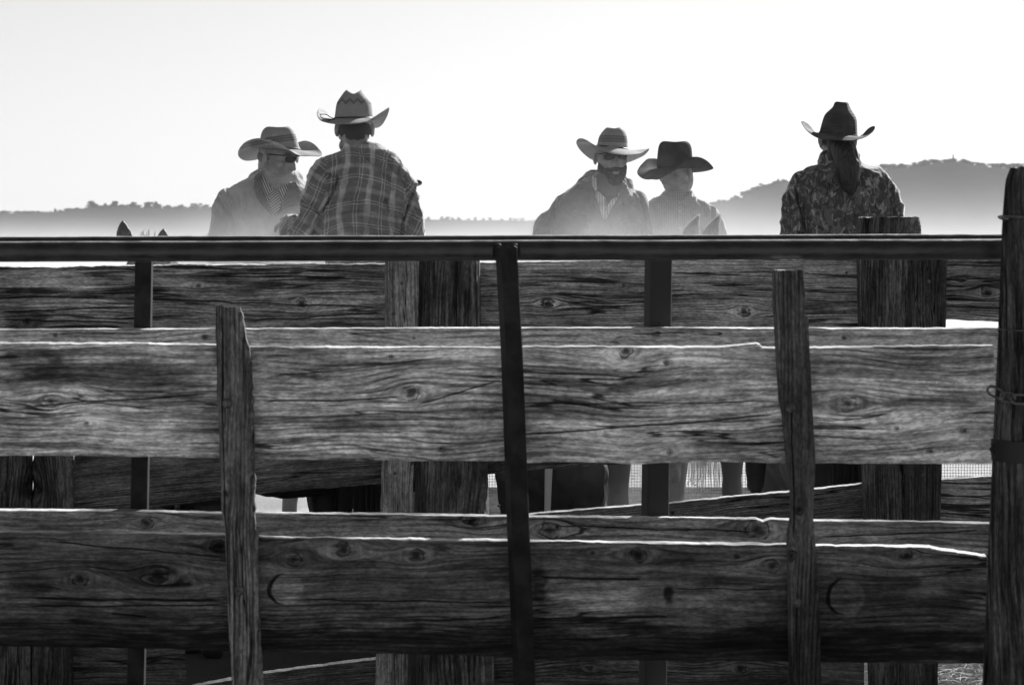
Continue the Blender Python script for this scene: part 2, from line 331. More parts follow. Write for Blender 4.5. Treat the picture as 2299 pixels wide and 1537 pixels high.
for px in list(range(-30, 480, 7)):
    if rnd.random() < .9: ridge_tree(px + rnd.uniform(-5, 5), PL, 1500, rnd.uniform(6, 11), rnd.uniform(1.8, 2.8), 'low dark scrub tree on the hazy left ridge line', GL, k=rnd.randrange(99))
for px in (960, 992, 1004, 1015, 1030, 1052, 1068, 1085, 1100, 1128, 1146, 1158, 1172, 1190, 1200, 1215):
    ridge_tree(px, PL, 1500, rnd.uniform(7, 13), rnd.uniform(1.0, 1.8), 'small hazy tree on the low ridge between the two rider groups', GM, k=rnd.randrange(99))
ridge_tree(2140, PR, 1900, 24, .55, 'spire-like conifer on the summit of the right hill', GR, con=True, k=0)
ridge_tree(1747, PR, 1900, 16, .7, 'upright tree left of the camouflage rider on the right hill slope', GR, con=False, k=1)
ridge_tree(1612, PR, 1900, 15, 1.2, 'domed tree just right of the dark-hatted rider shoulder', GR, k=2)
for px in list(range(1560, 1770, 9)) + list(range(1970, 2300, 9)):
    ridge_tree(px + rnd.uniform(-5, 5), PR, 1900, rnd.uniform(10, 16), rnd.uniform(1.6, 2.4), 'low tree on the rising left slope of the right hill' if px < 1800 else 'rounded dark tree on the right hill crest left of the spire tree' if px < 2136 else 'rounded dark tree on the right hill crest right of the spire tree', GR, k=rnd.randrange(99))

# ------------------------------------------------------------------ fences
def xz(px, py, Y): return ((px - CX) * Y / F, EYE - (py - HY) * Y / F)
def kn(Y, *l): return [(*xz(a, b, Y), r * Y / F) for a, b, r in l]
def cr(Y, *l): return [(*xz(a, b, Y), *xz(c, d, Y), t * Y / F) for a, b, c, d, t in l]
def bl(Y, *l): return [(*xz(a, b, Y), rx * Y / F, rz * Y / F, k) for a, b, rx, rz, k in l]
YA, YM, YB = 7.3, 8.3, 10.6
steel = M('dark_steel', .02, .6, .5); X, Y_, Z = steel.co()
s1 = steel.noise(steel.v(X, Y_, Z), 14, 5, .65); gs_ = steel.n('ShaderNodeNewGeometry'); ss__ = steel.n('ShaderNodeSeparateXYZ'); steel.L(gs_.outputs['Normal'], ss__.inputs[0]); top_glint = steel.ss(ss__.outputs[2], .90, .985); steel.col(steel.f('ADD', steel.ss(s1, .35, .7, .008, .030), steel.f('MULTIPLY', top_glint, steel.ss(s1, .3, .6, .18, .5)))); steel.L(steel.ss(s1, .3, .7, .28, .45), steel.b.inputs['Roughness']); steel.bump(steel.noise(steel.v(steel.f('MULTIPLY', X, .4), Y_, Z), 30, 5, .65), .005)  # pale strip painted along the pipe's crest as its sun highlight
matte = M('matte_black_steel', .016, .7, .15); X, Y_, Z = matte.co(); matte.col(matte.ss(matte.noise(matte.v(X, Y_, Z), 14, 5, .65), .35, .7, .008, .026))
rust = M('rusty_iron', .05, .6, .4); X, Y_, Z = rust.co(); rust.col(rust.ss(rust.noise(rust.v(X, Y_, Z), 90, 3), .3, .7, .03, .11)); rust.bump(rust.noise(rust.v(X, Y_, Z), 160, 3), .001)
black = M('black_iron', .015, .6, .3)

# near fence A
A = thing('corral_fence', 'nearest corral fence: two wide grey planks, steel top pipe and bolted wooden battens', 'fence', (0, YA, 0), 'corral fences')
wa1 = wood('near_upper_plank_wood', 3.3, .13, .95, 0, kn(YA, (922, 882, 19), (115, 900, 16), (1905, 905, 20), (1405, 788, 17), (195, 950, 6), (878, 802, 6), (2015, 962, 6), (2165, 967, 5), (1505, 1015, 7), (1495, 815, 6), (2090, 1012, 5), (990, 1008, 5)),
           cracks=cr(YA, (590, 905, 900, 890, 2.2), (940, 905, 1125, 855, 2), (1170, 975, 1745, 930, 2.4), (60, 912, 480, 880, 2), (1180, 905, 1740, 900, 1.4), (600, 850, 1000, 800, 1.3)),
           blots=bl(YA, (210, 838, 260, 34, .30), (60, 820, 90, 40, .45), (800, 955, 110, 13, .45), (1500, 860, 120, 16, .5), (2090, 905, 130, 10, .5), (300, 950, 150, 40, 1.45), (980, 960, 140, 45, 1.4), (700, 850, 100, 25, 1.3), (1330, 960, 160, 40, 1.35), (1950, 960, 150, 30, 1.35), (1450, 800, 60, 18, .6), (100, 1000, 120, 12, .5), (1640, 990, 120, 20, .6)), fr=52, warp=.045, stain=.42)
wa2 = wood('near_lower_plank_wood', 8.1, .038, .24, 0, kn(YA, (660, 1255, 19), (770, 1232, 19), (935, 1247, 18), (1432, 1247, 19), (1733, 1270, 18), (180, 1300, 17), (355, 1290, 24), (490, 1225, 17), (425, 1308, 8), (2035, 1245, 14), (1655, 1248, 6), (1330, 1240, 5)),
           moons=kn(YA, (637, 1322, 37), (1893, 1340, 41)), cracks=cr(YA, (675, 1345, 1145, 1352, 2), (120, 1215, 500, 1250, 2.2), (70, 1342, 500, 1348, 3.6), (1510, 1320, 1740, 1322, 1.6), (1215, 1296, 1440, 1300, 3.5), (250, 1375, 330, 1385, 3), (1245, 1388, 1500, 1382, 2.5), (60, 1360, 500, 1358, 2.2)),
           blots=bl(YA, (1100, 1475, 1700, 85, .22), (1950, 1400, 420, 120, .45), (150, 1430, 420, 70, .4), (1345, 1338, 130, 34, 2.1), (1500, 1336, 15, 24, .12), (1210, 1320, 20, 40, .3), (60, 1310, 60, 30, .5), (490, 1228, 16, 12, .3)), fr=52, warp=.03, stain=.4)  # broad dark blots paint the light falling off; the small one a hole's shade
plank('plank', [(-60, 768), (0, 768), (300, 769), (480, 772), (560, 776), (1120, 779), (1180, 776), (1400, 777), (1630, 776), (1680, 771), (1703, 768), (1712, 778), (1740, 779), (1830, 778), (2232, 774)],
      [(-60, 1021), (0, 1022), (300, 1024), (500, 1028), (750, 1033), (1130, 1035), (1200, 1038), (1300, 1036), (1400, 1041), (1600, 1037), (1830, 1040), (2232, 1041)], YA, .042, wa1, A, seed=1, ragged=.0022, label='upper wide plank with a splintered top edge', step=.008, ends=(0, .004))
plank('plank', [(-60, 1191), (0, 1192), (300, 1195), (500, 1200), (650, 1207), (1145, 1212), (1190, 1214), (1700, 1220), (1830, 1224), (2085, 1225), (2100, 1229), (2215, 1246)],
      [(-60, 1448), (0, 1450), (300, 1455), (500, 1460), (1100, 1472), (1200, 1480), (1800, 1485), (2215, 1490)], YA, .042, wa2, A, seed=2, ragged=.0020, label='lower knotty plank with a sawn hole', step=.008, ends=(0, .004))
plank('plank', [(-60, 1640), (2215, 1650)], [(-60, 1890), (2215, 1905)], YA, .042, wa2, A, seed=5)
wu = wood('batten_wood', 5.7, .06, .34, math.radians(90), kn(YA, (1795, 1240, 12), (535, 1105, 12)), cracks=cr(YA, (525, 700, 540, 1400, 2.5)), fr=75, warp=.015, stain=.5, rough_bump=1.8, crk=.02, pit=.5)
wu2 = wood('smooth_batten_wood', 9.7, .035, .13, math.radians(90), kn(YA, (1797, 1242, 13), (1815, 1140, 11)), cracks=cr(YA, (1800, 900, 1805, 1200, 2.5)), fr=70, warp=.015, stain=.5, rough_bump=1.4)
YU = YA - .045
u1 = upright('batten', [(690, 486, 540), (700, 484, 541), (742, 483, 547), (765, 483, 553), (780, 484, 560), (900, 488, 567), (1030, 492, 570), (1060, 493, 570), (1110, 497, 571), (1150, 497, 572), (1200, 505, 576), (1350, 509, 580), (1400, 512, 582), (1537, 520, 590), (1700, 527, 597), (2040, 540, 610)], YU, .044, wu, A, seed=3, ragged=.003, topj=.013, label='weathered grooved batten with a chewed top', cham=.009, step=.008)
u2 = upright('batten', [(606, 1736, 1803), (650, 1736, 1807), (700, 1738, 1808), (712, 1739, 1815), (900, 1750, 1824), (930, 1757, 1826), (1040, 1768, 1832), (1110, 1776, 1828), (1150, 1777, 1826), (1200, 1768, 1829), (1300, 1770, 1838), (1537, 1774, 1845), (1700, 1780, 1850), (2040, 1790, 1860)], YU, .044, wu2, A, seed=4, ragged=.0014, topj=.002, label='darker smoother batten with a flat sawn top', cham=.008, step=.012)
def bolt(px, py, Y, r, parent):
    p = at(px, py, Y); bm = bmesh.new(); s = r * Y / F
    prof = [(1.0, 0), (1.0, .25), (.85, .5), (.5, .72), (0.02, .8)]; rings = []
    for rr, d in prof: rings.append([bm.verts.new((p.x + math.cos(a * math.pi / 9) * s * rr, Y - d * s * .7, p.z + math.sin(a * math.pi / 9) * s * rr)) for a in range(18)])
    for a, b in zip(rings, rings[1:]):
        for k in range(18): bm.faces.new((a[k], a[(k + 1) % 18], b[(k + 1) % 18], b[k]))
    bm.faces.new(rings[-1]); bmesh.ops.recalc_face_normals(bm, faces=bm.faces)
    obj('bolt', bm, rust.m, parent, smooth=True)
bolt(510, 905, YU, 11, u1); bolt(537, 1325, YU, 11, u1); bolt(1775, 915, YU, 11, u2); bolt(1790, 1352, YU, 10, u2)

for q in ((900, 640, 3), (885, 702, 3), (2088, 640, 3), (2076, 700, 3), (882, 1092, 3), (2078, 1100, 3), (1985, 560, 0)):
    pass
def pipe(px0, py0, px1, py1, Y, r, parent, wob=.0012, label=None):
    a, b = at(px0, py0, Y), at(px1, py1, Y); n = 90; pts = []
    for i in range(n + 1):
        p = a.lerp(b, i / n); p.z += wob * nz(i * .09, Y, 0) + wob * .4 * nz(i * .5, Y, 3); pts.append(p)
    return obj('top_pipe', tube_bm(pts, r, 28), steel.m, parent, smooth=True, label=label)
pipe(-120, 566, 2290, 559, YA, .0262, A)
# square bar of the near panel, flattened top, welded ring
def sqbar(pts, Y, dpt, mat, parent, name='steel_post', rot=0.0, label=None):
    bm = bmesh.new(); rings = []
    for (py, xl, xr) in pts:
        a, b = at(xl, py, Y), at(xr, py, Y); cx = (a.x + b.x) / 2; hw = (b.x - a.x) / 2; q = hw * .12
        prof = [(-hw + q, -dpt), (hw - q, -dpt), (hw, -dpt + q), (hw, dpt - q), (hw - q, dpt), (-hw + q, dpt), (-hw, dpt - q), (-hw, -dpt + q)]
        rings.append([bm.verts.new((cx + (x * math.cos(rot) - y * math.sin(rot)), Y + x * math.sin(rot) + y * math.cos(rot), a.z)) for x, y in prof])
    for a, b in zip(rings, rings[1:]):
        for k in range(8): bm.faces.new((a[k], a[(k + 1) % 8], b[(k + 1) % 8], b[k]))
    bm.faces.new(rings[0]); bm.faces.new(rings[-1]); bmesh.ops.recalc_face_normals(bm, faces=bm.faces)
    return obj(name, bm, mat, parent, label=label)
def lin(p0, p1, n=12): return [tuple(lerp(a, b, i / n) for a, b in zip(p0, p1)) for i in range(n + 1)]
YBAR = YA - .062
sqbar([(551, 1122, 1150), (556, 1116, 1157), (580, 1116, 1157)] + lin((590, 1118, 1158), (770, 1128, 1168)) + lin((790, 1129, 1169), (1200, 1143, 1185)) + lin((1220, 1144, 1186), (1537, 1157, 1198)) + lin((1560, 1158, 1199), (2080, 1180, 1220)), YBAR, .022, matte.m, A, rot=.35, label='slanting black bar welded to the near pipe')
wb = bmesh.new(); p = at(1137, 566, YA)
for sx in (-1, 1):
    bmesh.ops.create_icosphere(wb, subdivisions=3, radius=.016, matrix=Matrix.Translation(p + Vector((sx * .021, -.022, .001))) @ Matrix.Diagonal((1, .8, 1.35, 1)))
for v in wb.verts: v.co += Vector((1, 1, 1)) * .002 * nz(v.co.x * 120, v.co.y * 120, v.co.z * 120)
obj('weld', wb, matte.m, A, smooth=True)
# middle fence
Mf = thing('corral_fence', 'middle corral fence showing plank edges behind the near planks, on dark square posts', 'fence', (0, YM, 0), 'corral fences')
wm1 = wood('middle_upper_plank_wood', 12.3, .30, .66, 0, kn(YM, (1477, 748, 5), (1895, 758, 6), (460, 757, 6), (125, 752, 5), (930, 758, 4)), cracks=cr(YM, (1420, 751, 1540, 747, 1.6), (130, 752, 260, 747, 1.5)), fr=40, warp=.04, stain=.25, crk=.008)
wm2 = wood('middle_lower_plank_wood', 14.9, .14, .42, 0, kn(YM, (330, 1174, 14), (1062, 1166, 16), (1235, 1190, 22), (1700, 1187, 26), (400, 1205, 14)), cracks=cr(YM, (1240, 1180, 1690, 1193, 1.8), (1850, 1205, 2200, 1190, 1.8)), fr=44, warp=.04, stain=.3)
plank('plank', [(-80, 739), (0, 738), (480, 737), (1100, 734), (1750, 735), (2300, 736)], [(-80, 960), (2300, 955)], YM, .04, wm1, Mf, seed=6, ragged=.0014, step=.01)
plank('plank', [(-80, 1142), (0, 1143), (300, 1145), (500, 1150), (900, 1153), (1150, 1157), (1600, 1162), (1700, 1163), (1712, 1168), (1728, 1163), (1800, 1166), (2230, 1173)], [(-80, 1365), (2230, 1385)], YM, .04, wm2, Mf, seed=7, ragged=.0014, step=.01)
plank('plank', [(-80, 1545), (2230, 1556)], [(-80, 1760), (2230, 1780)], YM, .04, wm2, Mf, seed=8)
YP = YM + .075
sqbar([(553, 306, 343)] + lin((600, 305, 342), (1537, 287, 325), 20) + [(1880, 281, 319)], YP, .024, matte.m, Mf, label='dark narrow post at the left')
sqbar([(553, 1452, 1506)] + lin((600, 1451, 1505), (1537, 1438, 1493), 20) + [(1880, 1433, 1487)], YP, .024, M('weathered_post_steel', .025, .6, .2).m, Mf, rot=.42, label='square post turned to show two faces')
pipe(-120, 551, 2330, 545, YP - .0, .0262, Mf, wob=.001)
# far fence B
Bf = thing('corral_fence', 'farthest plank fence, cracked timbers on log posts with sloping lower boards', 'fence', (0, YB, 0), 'corral fences')
wb1 = wood('far_left_plank_wood', 21.3, .08, .66, 0, kn(YB, (677, 680, 12), (447, 641, 6), (62, 724, 9)), cracks=cr(YB, (340, 672, 850, 690, 2), (0, 700, 300, 690, 2.2), (560, 720, 860, 702, 2), (0, 716, 300, 726, 1.8), (680, 660, 850, 655, 1.4)), blots=bl(YB, (60, 715, 50, 22, .35)), fr=80, warp=.018, stain=.5, rough_bump=2.0, crk=.04, cgt=.42)
wb2 = wood('far_middle_plank_wood', 23.3, .14, .62, 0, kn(YB, (1230, 681, 13), (1670, 700, 14), (1400, 640, 4)), fr=90, warp=.012, stain=.3, rough_bump=1.8, crk=.03, cgt=.42)
wb3 = wood('far_right_plank_wood', 27.3, .12, .62, 0, kn(YB, (2160, 628, 7), (2215, 655, 14)), fr=80, warp=.035, stain=.3, rough_bump=2.0, crk=.04, cgt=.4)
sl_ang = math.atan2(25.0, 240.0)
wb4 = wood('far_lower_plank_wood', 31.3, .06, .26, sl_ang * .9, (), lit_topk=0.0, fr=90, warp=.02, stain=.5, rough_bump=2.0, crk=.02)  # painted top light switched off for these shaded boards
wb5 = wood('far_bottom_plank_wood', 33.3, .05, .22, 0, kn(YB, (1325, 1500, 7), (1662, 1500, 12), (60, 1500, 20)), fr=70, warp=.05, stain=.5, rough_bump=2.2, crk=.03)
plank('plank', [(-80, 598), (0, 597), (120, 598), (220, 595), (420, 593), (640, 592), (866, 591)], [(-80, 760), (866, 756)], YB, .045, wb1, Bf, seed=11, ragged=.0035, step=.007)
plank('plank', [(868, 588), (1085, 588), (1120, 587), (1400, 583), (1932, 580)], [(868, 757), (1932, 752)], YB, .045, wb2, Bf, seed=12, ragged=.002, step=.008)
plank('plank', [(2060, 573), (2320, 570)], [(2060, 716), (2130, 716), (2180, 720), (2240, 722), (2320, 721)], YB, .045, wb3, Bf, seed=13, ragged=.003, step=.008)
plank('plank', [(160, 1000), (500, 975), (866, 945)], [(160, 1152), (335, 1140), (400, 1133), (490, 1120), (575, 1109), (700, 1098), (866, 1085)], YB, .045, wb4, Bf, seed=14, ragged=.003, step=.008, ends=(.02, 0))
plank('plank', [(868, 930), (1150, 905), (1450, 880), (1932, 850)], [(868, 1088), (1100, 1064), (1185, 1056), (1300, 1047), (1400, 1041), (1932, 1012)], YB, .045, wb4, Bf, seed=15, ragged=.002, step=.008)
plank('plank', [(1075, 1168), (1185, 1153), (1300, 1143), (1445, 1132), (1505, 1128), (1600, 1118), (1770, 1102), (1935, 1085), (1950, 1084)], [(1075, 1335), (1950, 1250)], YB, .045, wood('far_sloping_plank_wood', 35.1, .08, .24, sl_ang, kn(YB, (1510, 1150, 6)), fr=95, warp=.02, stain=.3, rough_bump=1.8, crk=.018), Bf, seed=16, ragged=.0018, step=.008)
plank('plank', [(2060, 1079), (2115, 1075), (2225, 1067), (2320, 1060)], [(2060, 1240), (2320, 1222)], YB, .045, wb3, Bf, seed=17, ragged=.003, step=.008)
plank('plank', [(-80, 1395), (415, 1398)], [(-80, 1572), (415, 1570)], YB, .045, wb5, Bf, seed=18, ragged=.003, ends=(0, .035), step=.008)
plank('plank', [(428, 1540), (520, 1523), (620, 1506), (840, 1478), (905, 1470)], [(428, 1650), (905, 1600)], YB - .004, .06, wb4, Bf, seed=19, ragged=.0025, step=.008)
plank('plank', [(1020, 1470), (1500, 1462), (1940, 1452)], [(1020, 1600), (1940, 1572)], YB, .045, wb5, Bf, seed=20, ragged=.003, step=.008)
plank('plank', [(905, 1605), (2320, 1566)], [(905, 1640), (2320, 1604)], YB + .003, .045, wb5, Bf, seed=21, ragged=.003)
wp1 = wood('log_post_wood', 41.3, .05, .22, math.radians(90), (), fr=60, warp=.02, stain=.5, rough_bump=3.0, crk=.03, pit=1.0)
wp2 = wood('pale_board_wood', 43.3, .16, .40, math.radians(90), kn(YB, (900, 1110, 10)), fr=70, warp=.02, stain=.3)
roundpost('log_post', [(556, 940, 1079), (730, 938, 1081), (1040, 932, 1096), (1537, 922, 1112), (1640, 920, 1114)], YB - .02, wp1, Bf, seed=2, groove=.006, sq=3.2, label='dark pitted log post')
roundpost('log_post', [(488, 1923, 2066), (520, 1922, 2066), (730, 1926, 2062), (1100, 1936, 2046), (1537, 1950, 2040), (1640, 1952, 2040)], YB - .02, wp1, Bf, seed=7, groove=.006, sq=3.4, label='tall log post whose sawn top rises above the pipe')
upright('post_board', [(560, 864, 941), (730, 863, 938), (1040, 857, 928), (1537, 842, 914), (1640, 838, 911)], YB - .15, .045, wp2, Bf, seed=31, label='pale board nailed on the dark log post')
wp3 = wood('dark_board_wood', 47.3, .04, .13, math.radians(90), (), fr=70, warp=.02, stain=.5)
upright('post_board', [(545, 2046, 2128), (730, 2046, 2124), (1160, 2034, 2112), (1640, 2024, 2104)], YB - .15, .045, wp3, Bf, seed=33, label='board nailed on the tall log post')
wp4 = wood('rotten_post_wood', 49.3, .05, .20, math.radians(90), kn(YB, (120, 1085, 16)), blots=bl(YB, (110, 1090, 30, 40, .4)), fr=50, warp=.05, stain=.6, rough_bump=3, crk=.04, pit=1)
upright('post_board', [(905, -60, 12), (1030, -60, 14), (1640, -60, 20)], YB - .09, .06, wp4, Bf, seed=34, cham=.01)
upright('post_board', [(905, 18, 68), (1030, 16, 68), (1640, 12, 66)], YB - .10, .07, wp4, Bf, seed=35, cham=.01)
upright('post_board', [(905, 72, 166), (1030, 72, 165), (1090, 72, 160), (1640, 70, 160)], YB - .085, .06, wp4, Bf, seed=36, ragged=.007, cham=.008, label='rotten split board at the left')

for (px, py) in ((902, 636), (884, 704), (2086, 632), (2070, 702), (886, 1062), (2072, 1066)): bolt(px, py, YB - .15, 4.0, Bf)
for (px, py, Yn) in ((1150, 640, YB), (1900, 612, YB), (1895, 700, YB), (1120, 1135, YB)): bolt(px, py, Yn, 3.2, Bf)
# gate post at the right with wire, chain and hinge strap
YG = 6.95
GP = thing('gate_post', 'thick leaning cracked log post at the right edge with wire and chain', 'post', at(2310, HY + 1.7 * F / YG, YG))
wg = wood('gate_post_wood', 53.3, .03, .17, math.radians(91.5), kn(YG, (2250, 640, 9), (2272, 1020, 9), (2290, 820, 9)), cracks=cr(YG, (2285, 600, 2268, 1530, 5), (2262, 700, 2258, 1100, 4)), fr=45, warp=.03, stain=.65, rough_bump=3.5, crk=.035, pit=.6)
roundpost('log', [(370, 2264, 2412), (385, 2260, 2414), (490, 2252, 2414), (640, 2247, 2412), (1060, 2229, 2400), (1537, 2206, 2388), (2150, 2178, 2372)], YG, wg, GP, seed=12, groove=.009, sq=2.6, nseg=90, step=.025, top_slope=.1)
def wrap(py, Y, grow=.004, r=.0022, tail=True, n=48):
    cxp, hw = (2252 + 2414) / 2 - (py - 490) * .03, 82 * Y / F; c = at(cxp, py, Y); pts = []
    for i in range(n):
        t = 2 * math.pi * i / n; k = 1 / ((abs(math.cos(t)) ** 2.6 + abs(math.sin(t)) ** 2.6) ** (1 / 2.6)); pts.append((c.x + (hw + grow) * k * math.cos(t), c.y + (hw + grow) * k * math.sin(t), c.z - .004 * math.cos(t * 1)))
    return pts
obj('wire', tube_bm(wrap(490, YG, .006, n=60), .0035, 8, closed=True), rust.m, GP, smooth=True, label='thick wire loop near the post top')
obj('wire', tube_bm([at(2246, 489, YG - .03), at(2252, 490, YG - .06), at(2262, 490, YG - .085)], .004, 8), rust.m, GP, smooth=True)
obj('wire', tube_bm(wrap(742, YG, .002, n=60), .0016, 6, closed=True), rust.m, GP, smooth=True, label='thin wire loop')
hb = bmesh.new(); hp = wrap(1012, YG, .008, n=60)
for sgn in (-1, 1):
    pass
rr = []
for p in hp: p = Vector(p); rr.append((hb.verts.new(p + Vector((0, 0, .026))), hb.verts.new(p - Vector((0, 0, .026)))))
for i in range(60): a, b = rr[i], rr[(i + 1) % 60]; hb.faces.new((a[0], a[1], b[1], b[0]))
h_o = obj('hinge_strap', hb, black.m, GP); sm = h_o.modifiers.new('s', 'SOLIDIFY'); sm.thickness = .006
obj('hinge_eye', tube_bm([at(2234 + 9 * math.cos(a / 8 * 6.28), 1006 + 10 * math.sin(a / 8 * 6.28), YG - .02) for a in range(8)], .005, 8, closed=True), black.m, GP, smooth=True)
CH = thing('chain', 'rusty chain links wrapped round the right gate post', 'chain', at(2260, 885, YG - .1))
def chain_link(c, d, up, L=.022, W=.011, r=.0032):
    d = Vector(d).normalized(); up = Vector(up).normalized(); pts = []
    for i in range(20):
        t = 2 * math.pi * i / 20; e = L if abs(math.cos(t)) > .5 else L
        pts.append(Vector(c) + d * (math.cos(t) * W + (L - W) * (1 if math.cos(t) > 0 else -1) * min(1, abs(math.cos(t)) * 3)) + up * math.sin(t) * W)
    return obj('link', tube_bm(pts, r, 8, closed=True), rust.m, CH, smooth=True)
ring = wrap(888, YG, .009, n=60)
pts_c = [Vector(at(2222, 874, YG - .045)), Vector(at(2236, 877, YG - .075))] + [Vector(ring[i]) for i in range(33, 60, 2)]
seglen = .033; cur = pts_c[0]; links_ = []
acc = 0; path = [pts_c[0]]
for a, b in zip(pts_c, pts_c[1:]):
    n_ = max(1, int((b - a).length / .003))
    for i in range(n_): path.append(a.lerp(b, (i + 1) / n_))
last = path[0]; centers = [path[0]]
for p in path:
    if (p - last).length >= seglen: centers.append(p); last = p
for i, (a, b) in enumerate(zip(centers, centers[1:])):
    d = b - a; up = Vector((0, 0, 1)) if i % 2 == 0 else d.cross(Vector((0, 0, 1))); up = (up + Vector((0, 0, .5 if i % 2 else 0)))
    up = (up - d.normalized() * up.dot(d.normalized()))
    chain_link((a + b) / 2 + Vector((0, 0, -.003 * i)), d, up)

# ------------------------------------------------------------------ wire mesh screen on the far side of the pen
YW = 18.2
Wf = thing('wire_mesh_fence', 'fine square wire mesh screen behind the horse legs, seen below the wide planks', 'fence', (0, YW, 0))
galv = M('galvanised_wire', .10, .6, .4)
bm = bmesh.new()
def wirebox(x0, x1, z0, z1, y, r):
    vs = [bm.verts.new((x, y + dy, z)) for x in (x0, x1) for dy in (-r, r) for z in (z0, z1)]
    for q in ((0, 1, 3, 2), (4, 6, 7, 5), (0, 4, 5, 1), (2, 3, 7, 6)) if (x1 - x0) < (z1 - z0) else ((0, 1, 5, 4), (2, 6, 7, 3), (0, 4, 6, 2), (1, 3, 7, 5)): bm.faces.new([vs[k] for k in q])
pit_ = .0182; x = -.6
while x < 4.2: wirebox(x - .0015, x + .0015, .2, 1.05, YW, .0015); x += pit_
z = .2
while z < 1.05: wirebox(-.6, 4.2, z - .0015, z + .0015, YW + .001, .0015); z += pit_
obj('mesh_panel', bm, galv.m, Wf)
wf = wood('screen_post_wood', 61, .08, .24, math.radians(90), ())
for xx in (-.62, 1.0, 2.6, 4.22):
    upright('screen_post', [(HY + 580, CX + (xx - .04) * F / YW, CX + (xx + .04) * F / YW), (HY + 1.7 * F / YW + 20, CX + (xx - .04) * F / YW, CX + (xx + .04) * F / YW)][::1] if False else [(HY + (1.7 - 1.1) * F / YW, CX + (xx - .04) * F / YW, CX + (xx + .04) * F / YW), (HY + 1.75 * F / YW, CX + (xx - .04) * F / YW, CX + (xx + .04) * F / YW)], YW + .02, .05, wf, Wf, seed=xx + 3)
plank('shadow_band_board', [(CX - .6 * F / YW, HY + 1.46 * F / YW), (CX + 4.2 * F / YW, HY + 1.46 * F / YW)], [(CX - .6 * F / YW, HY + 1.72 * F / YW), (CX + 4.2 * F / YW, HY + 1.72 * F / YW)], YW + .01, .03, wood('shadow_band_wood', 63, .3, .7), Wf, seed=44)  # added board standing in for a band of shadow on the ground
bm = bmesh.new(); r9 = random.Random(4)
for k in range(60):
    p = at(r9.gauss(1548, 16) + k * .2 if k < 45 else r9.uniform(1380, 1440), r9.gauss(1085, 18), YW - .006); a = r9.uniform(0, 3); s = r9.uniform(.006, .016)
    bm.faces.new([bm.verts.new(p + Vector((math.cos(a + q) * s * (1 if q % 2 else .35), r9.uniform(-.003, .003), math.sin(a + q) * s * (1 if q % 2 else .35)))) for q in (0, 1, 2, 4)])
obj('caught_straw', bm, M('dry_leaf', .12).m, Wf)

# ------------------------------------------------------------------ figure helpers
ICO = {}
def ico(bm, m, sub):
    if sub not in ICO:
        q = bmesh.new(); bmesh.ops.create_icosphere(q, subdivisions=sub, radius=1); ICO[sub] = ([v.co.copy() for v in q.verts], [[v.index for v in f.verts] for f in q.faces]); q.free()
    V, Fs = ICO[sub]; vs = [bm.verts.new(m @ v) for v in V]
    for f in Fs: bm.faces.new([vs[i] for i in f])
def blob(bm, c, r, rot=None, sub=3):
    m = Matrix.Translation(Vector(c)) @ (rot.to_4x4() if rot else Matrix()) @ Matrix.Diagonal((*r, 1))
    ico(bm, m, sub)
def limb(bm, pts, seg=14):
    """tapered limb through [(point, radius)...], closed by spheres at every joint so that it fuses"""
    for (a, ra), (b, rb) in zip(pts, pts[1:]):
        a, b = Vector(a), Vector(b)
        if (b - a).length < 1e-5: continue
        tube_bm([a.lerp(b, t) for t in (0, .5, 1)], ra, seg, bm, taper=[ra, (ra + rb) / 2, rb])
    for p, r in pts: ico(bm, Matrix.Translation(Vector(p)) @ Matrix.Scale(r, 4), 2)
def fuse(bm, voxel, smooth=6, fac=.6, deform=None):
    me = bpy.data.meshes.new('tmp'); bm.to_mesh(me); bm.free(); o = bpy.data.objects.new('tmp', me); sc.collection.objects.link(o)
    r = o.modifiers.new('r', 'REMESH'); r.mode = 'VOXEL'; r.voxel_size = voxel
    if smooth: s = o.modifiers.new('s', 'SMOOTH'); s.factor = fac; s.iterations = smooth
    dg = bpy.context.evaluated_depsgraph_get(); out = bpy.data.meshes.new_from_object(o.evaluated_get(dg), depsgraph=dg)
    bpy.data.objects.remove(o); bpy.data.meshes.remove(me)
    if deform:
        N_ = len(out.vertices); nn = [0.0] * (3 * N_); out.vertices.foreach_get('normal', nn); cc = []
        for i, v in enumerate(out.vertices): cc.extend(deform(Vector(v.co), Vector(nn[3 * i:3 * i + 3])))
        out.vertices.foreach_set('co', cc); out.update()
    return out
def loft(bm, rings, nseg=40, sq=2.3):
    """closed body from rings (centre Vector, half width, half depth, yaw)"""
    R = []
    for c, hw, hd, yaw in rings:
        cy, sy = math.cos(yaw), math.sin(yaw); row = []
        for k in range(nseg):
            t = 2 * math.pi * k / nseg; q = 1 / ((abs(math.cos(t)) ** sq + abs(math.sin(t)) ** sq) ** (1 / sq))
            x, y = hw * q * math.cos(t), hd * q * math.sin(t); row.append(bm.verts.new((c.x + x * cy - y * sy, c.y + x * sy + y * cy, c.z)))
        R.append(row)
    for a, b in zip(R, R[1:]):
        for k in range(nseg): bm.faces.new((a[k], a[(k + 1) % nseg], b[(k + 1) % nseg], b[k]))
    bm.faces.new(list(reversed(R[0]))); bm.faces.new(R[-1]); return bm
def torso(bm, Y, rows, yaw=0.0):
    """rows (py, xl, xr, depth, dy) traced silhouette at depth Y"""
    rings = []
    for py, xl, xr, d, dy in rows[::-1]:
        a, b = at(xl, py, Y), at(xr, py, Y); hw = (b.x - a.x) / 2
        rings.append((Vector(((a.x + b.x) / 2, Y + dy, a.z)), hw, d, yaw))
    loft(bm, rings)
def bvh(me): return BVHTree.FromPolygons([v.co.copy() for v in me.vertices], [tuple(p.vertices) for p in me.polygons])
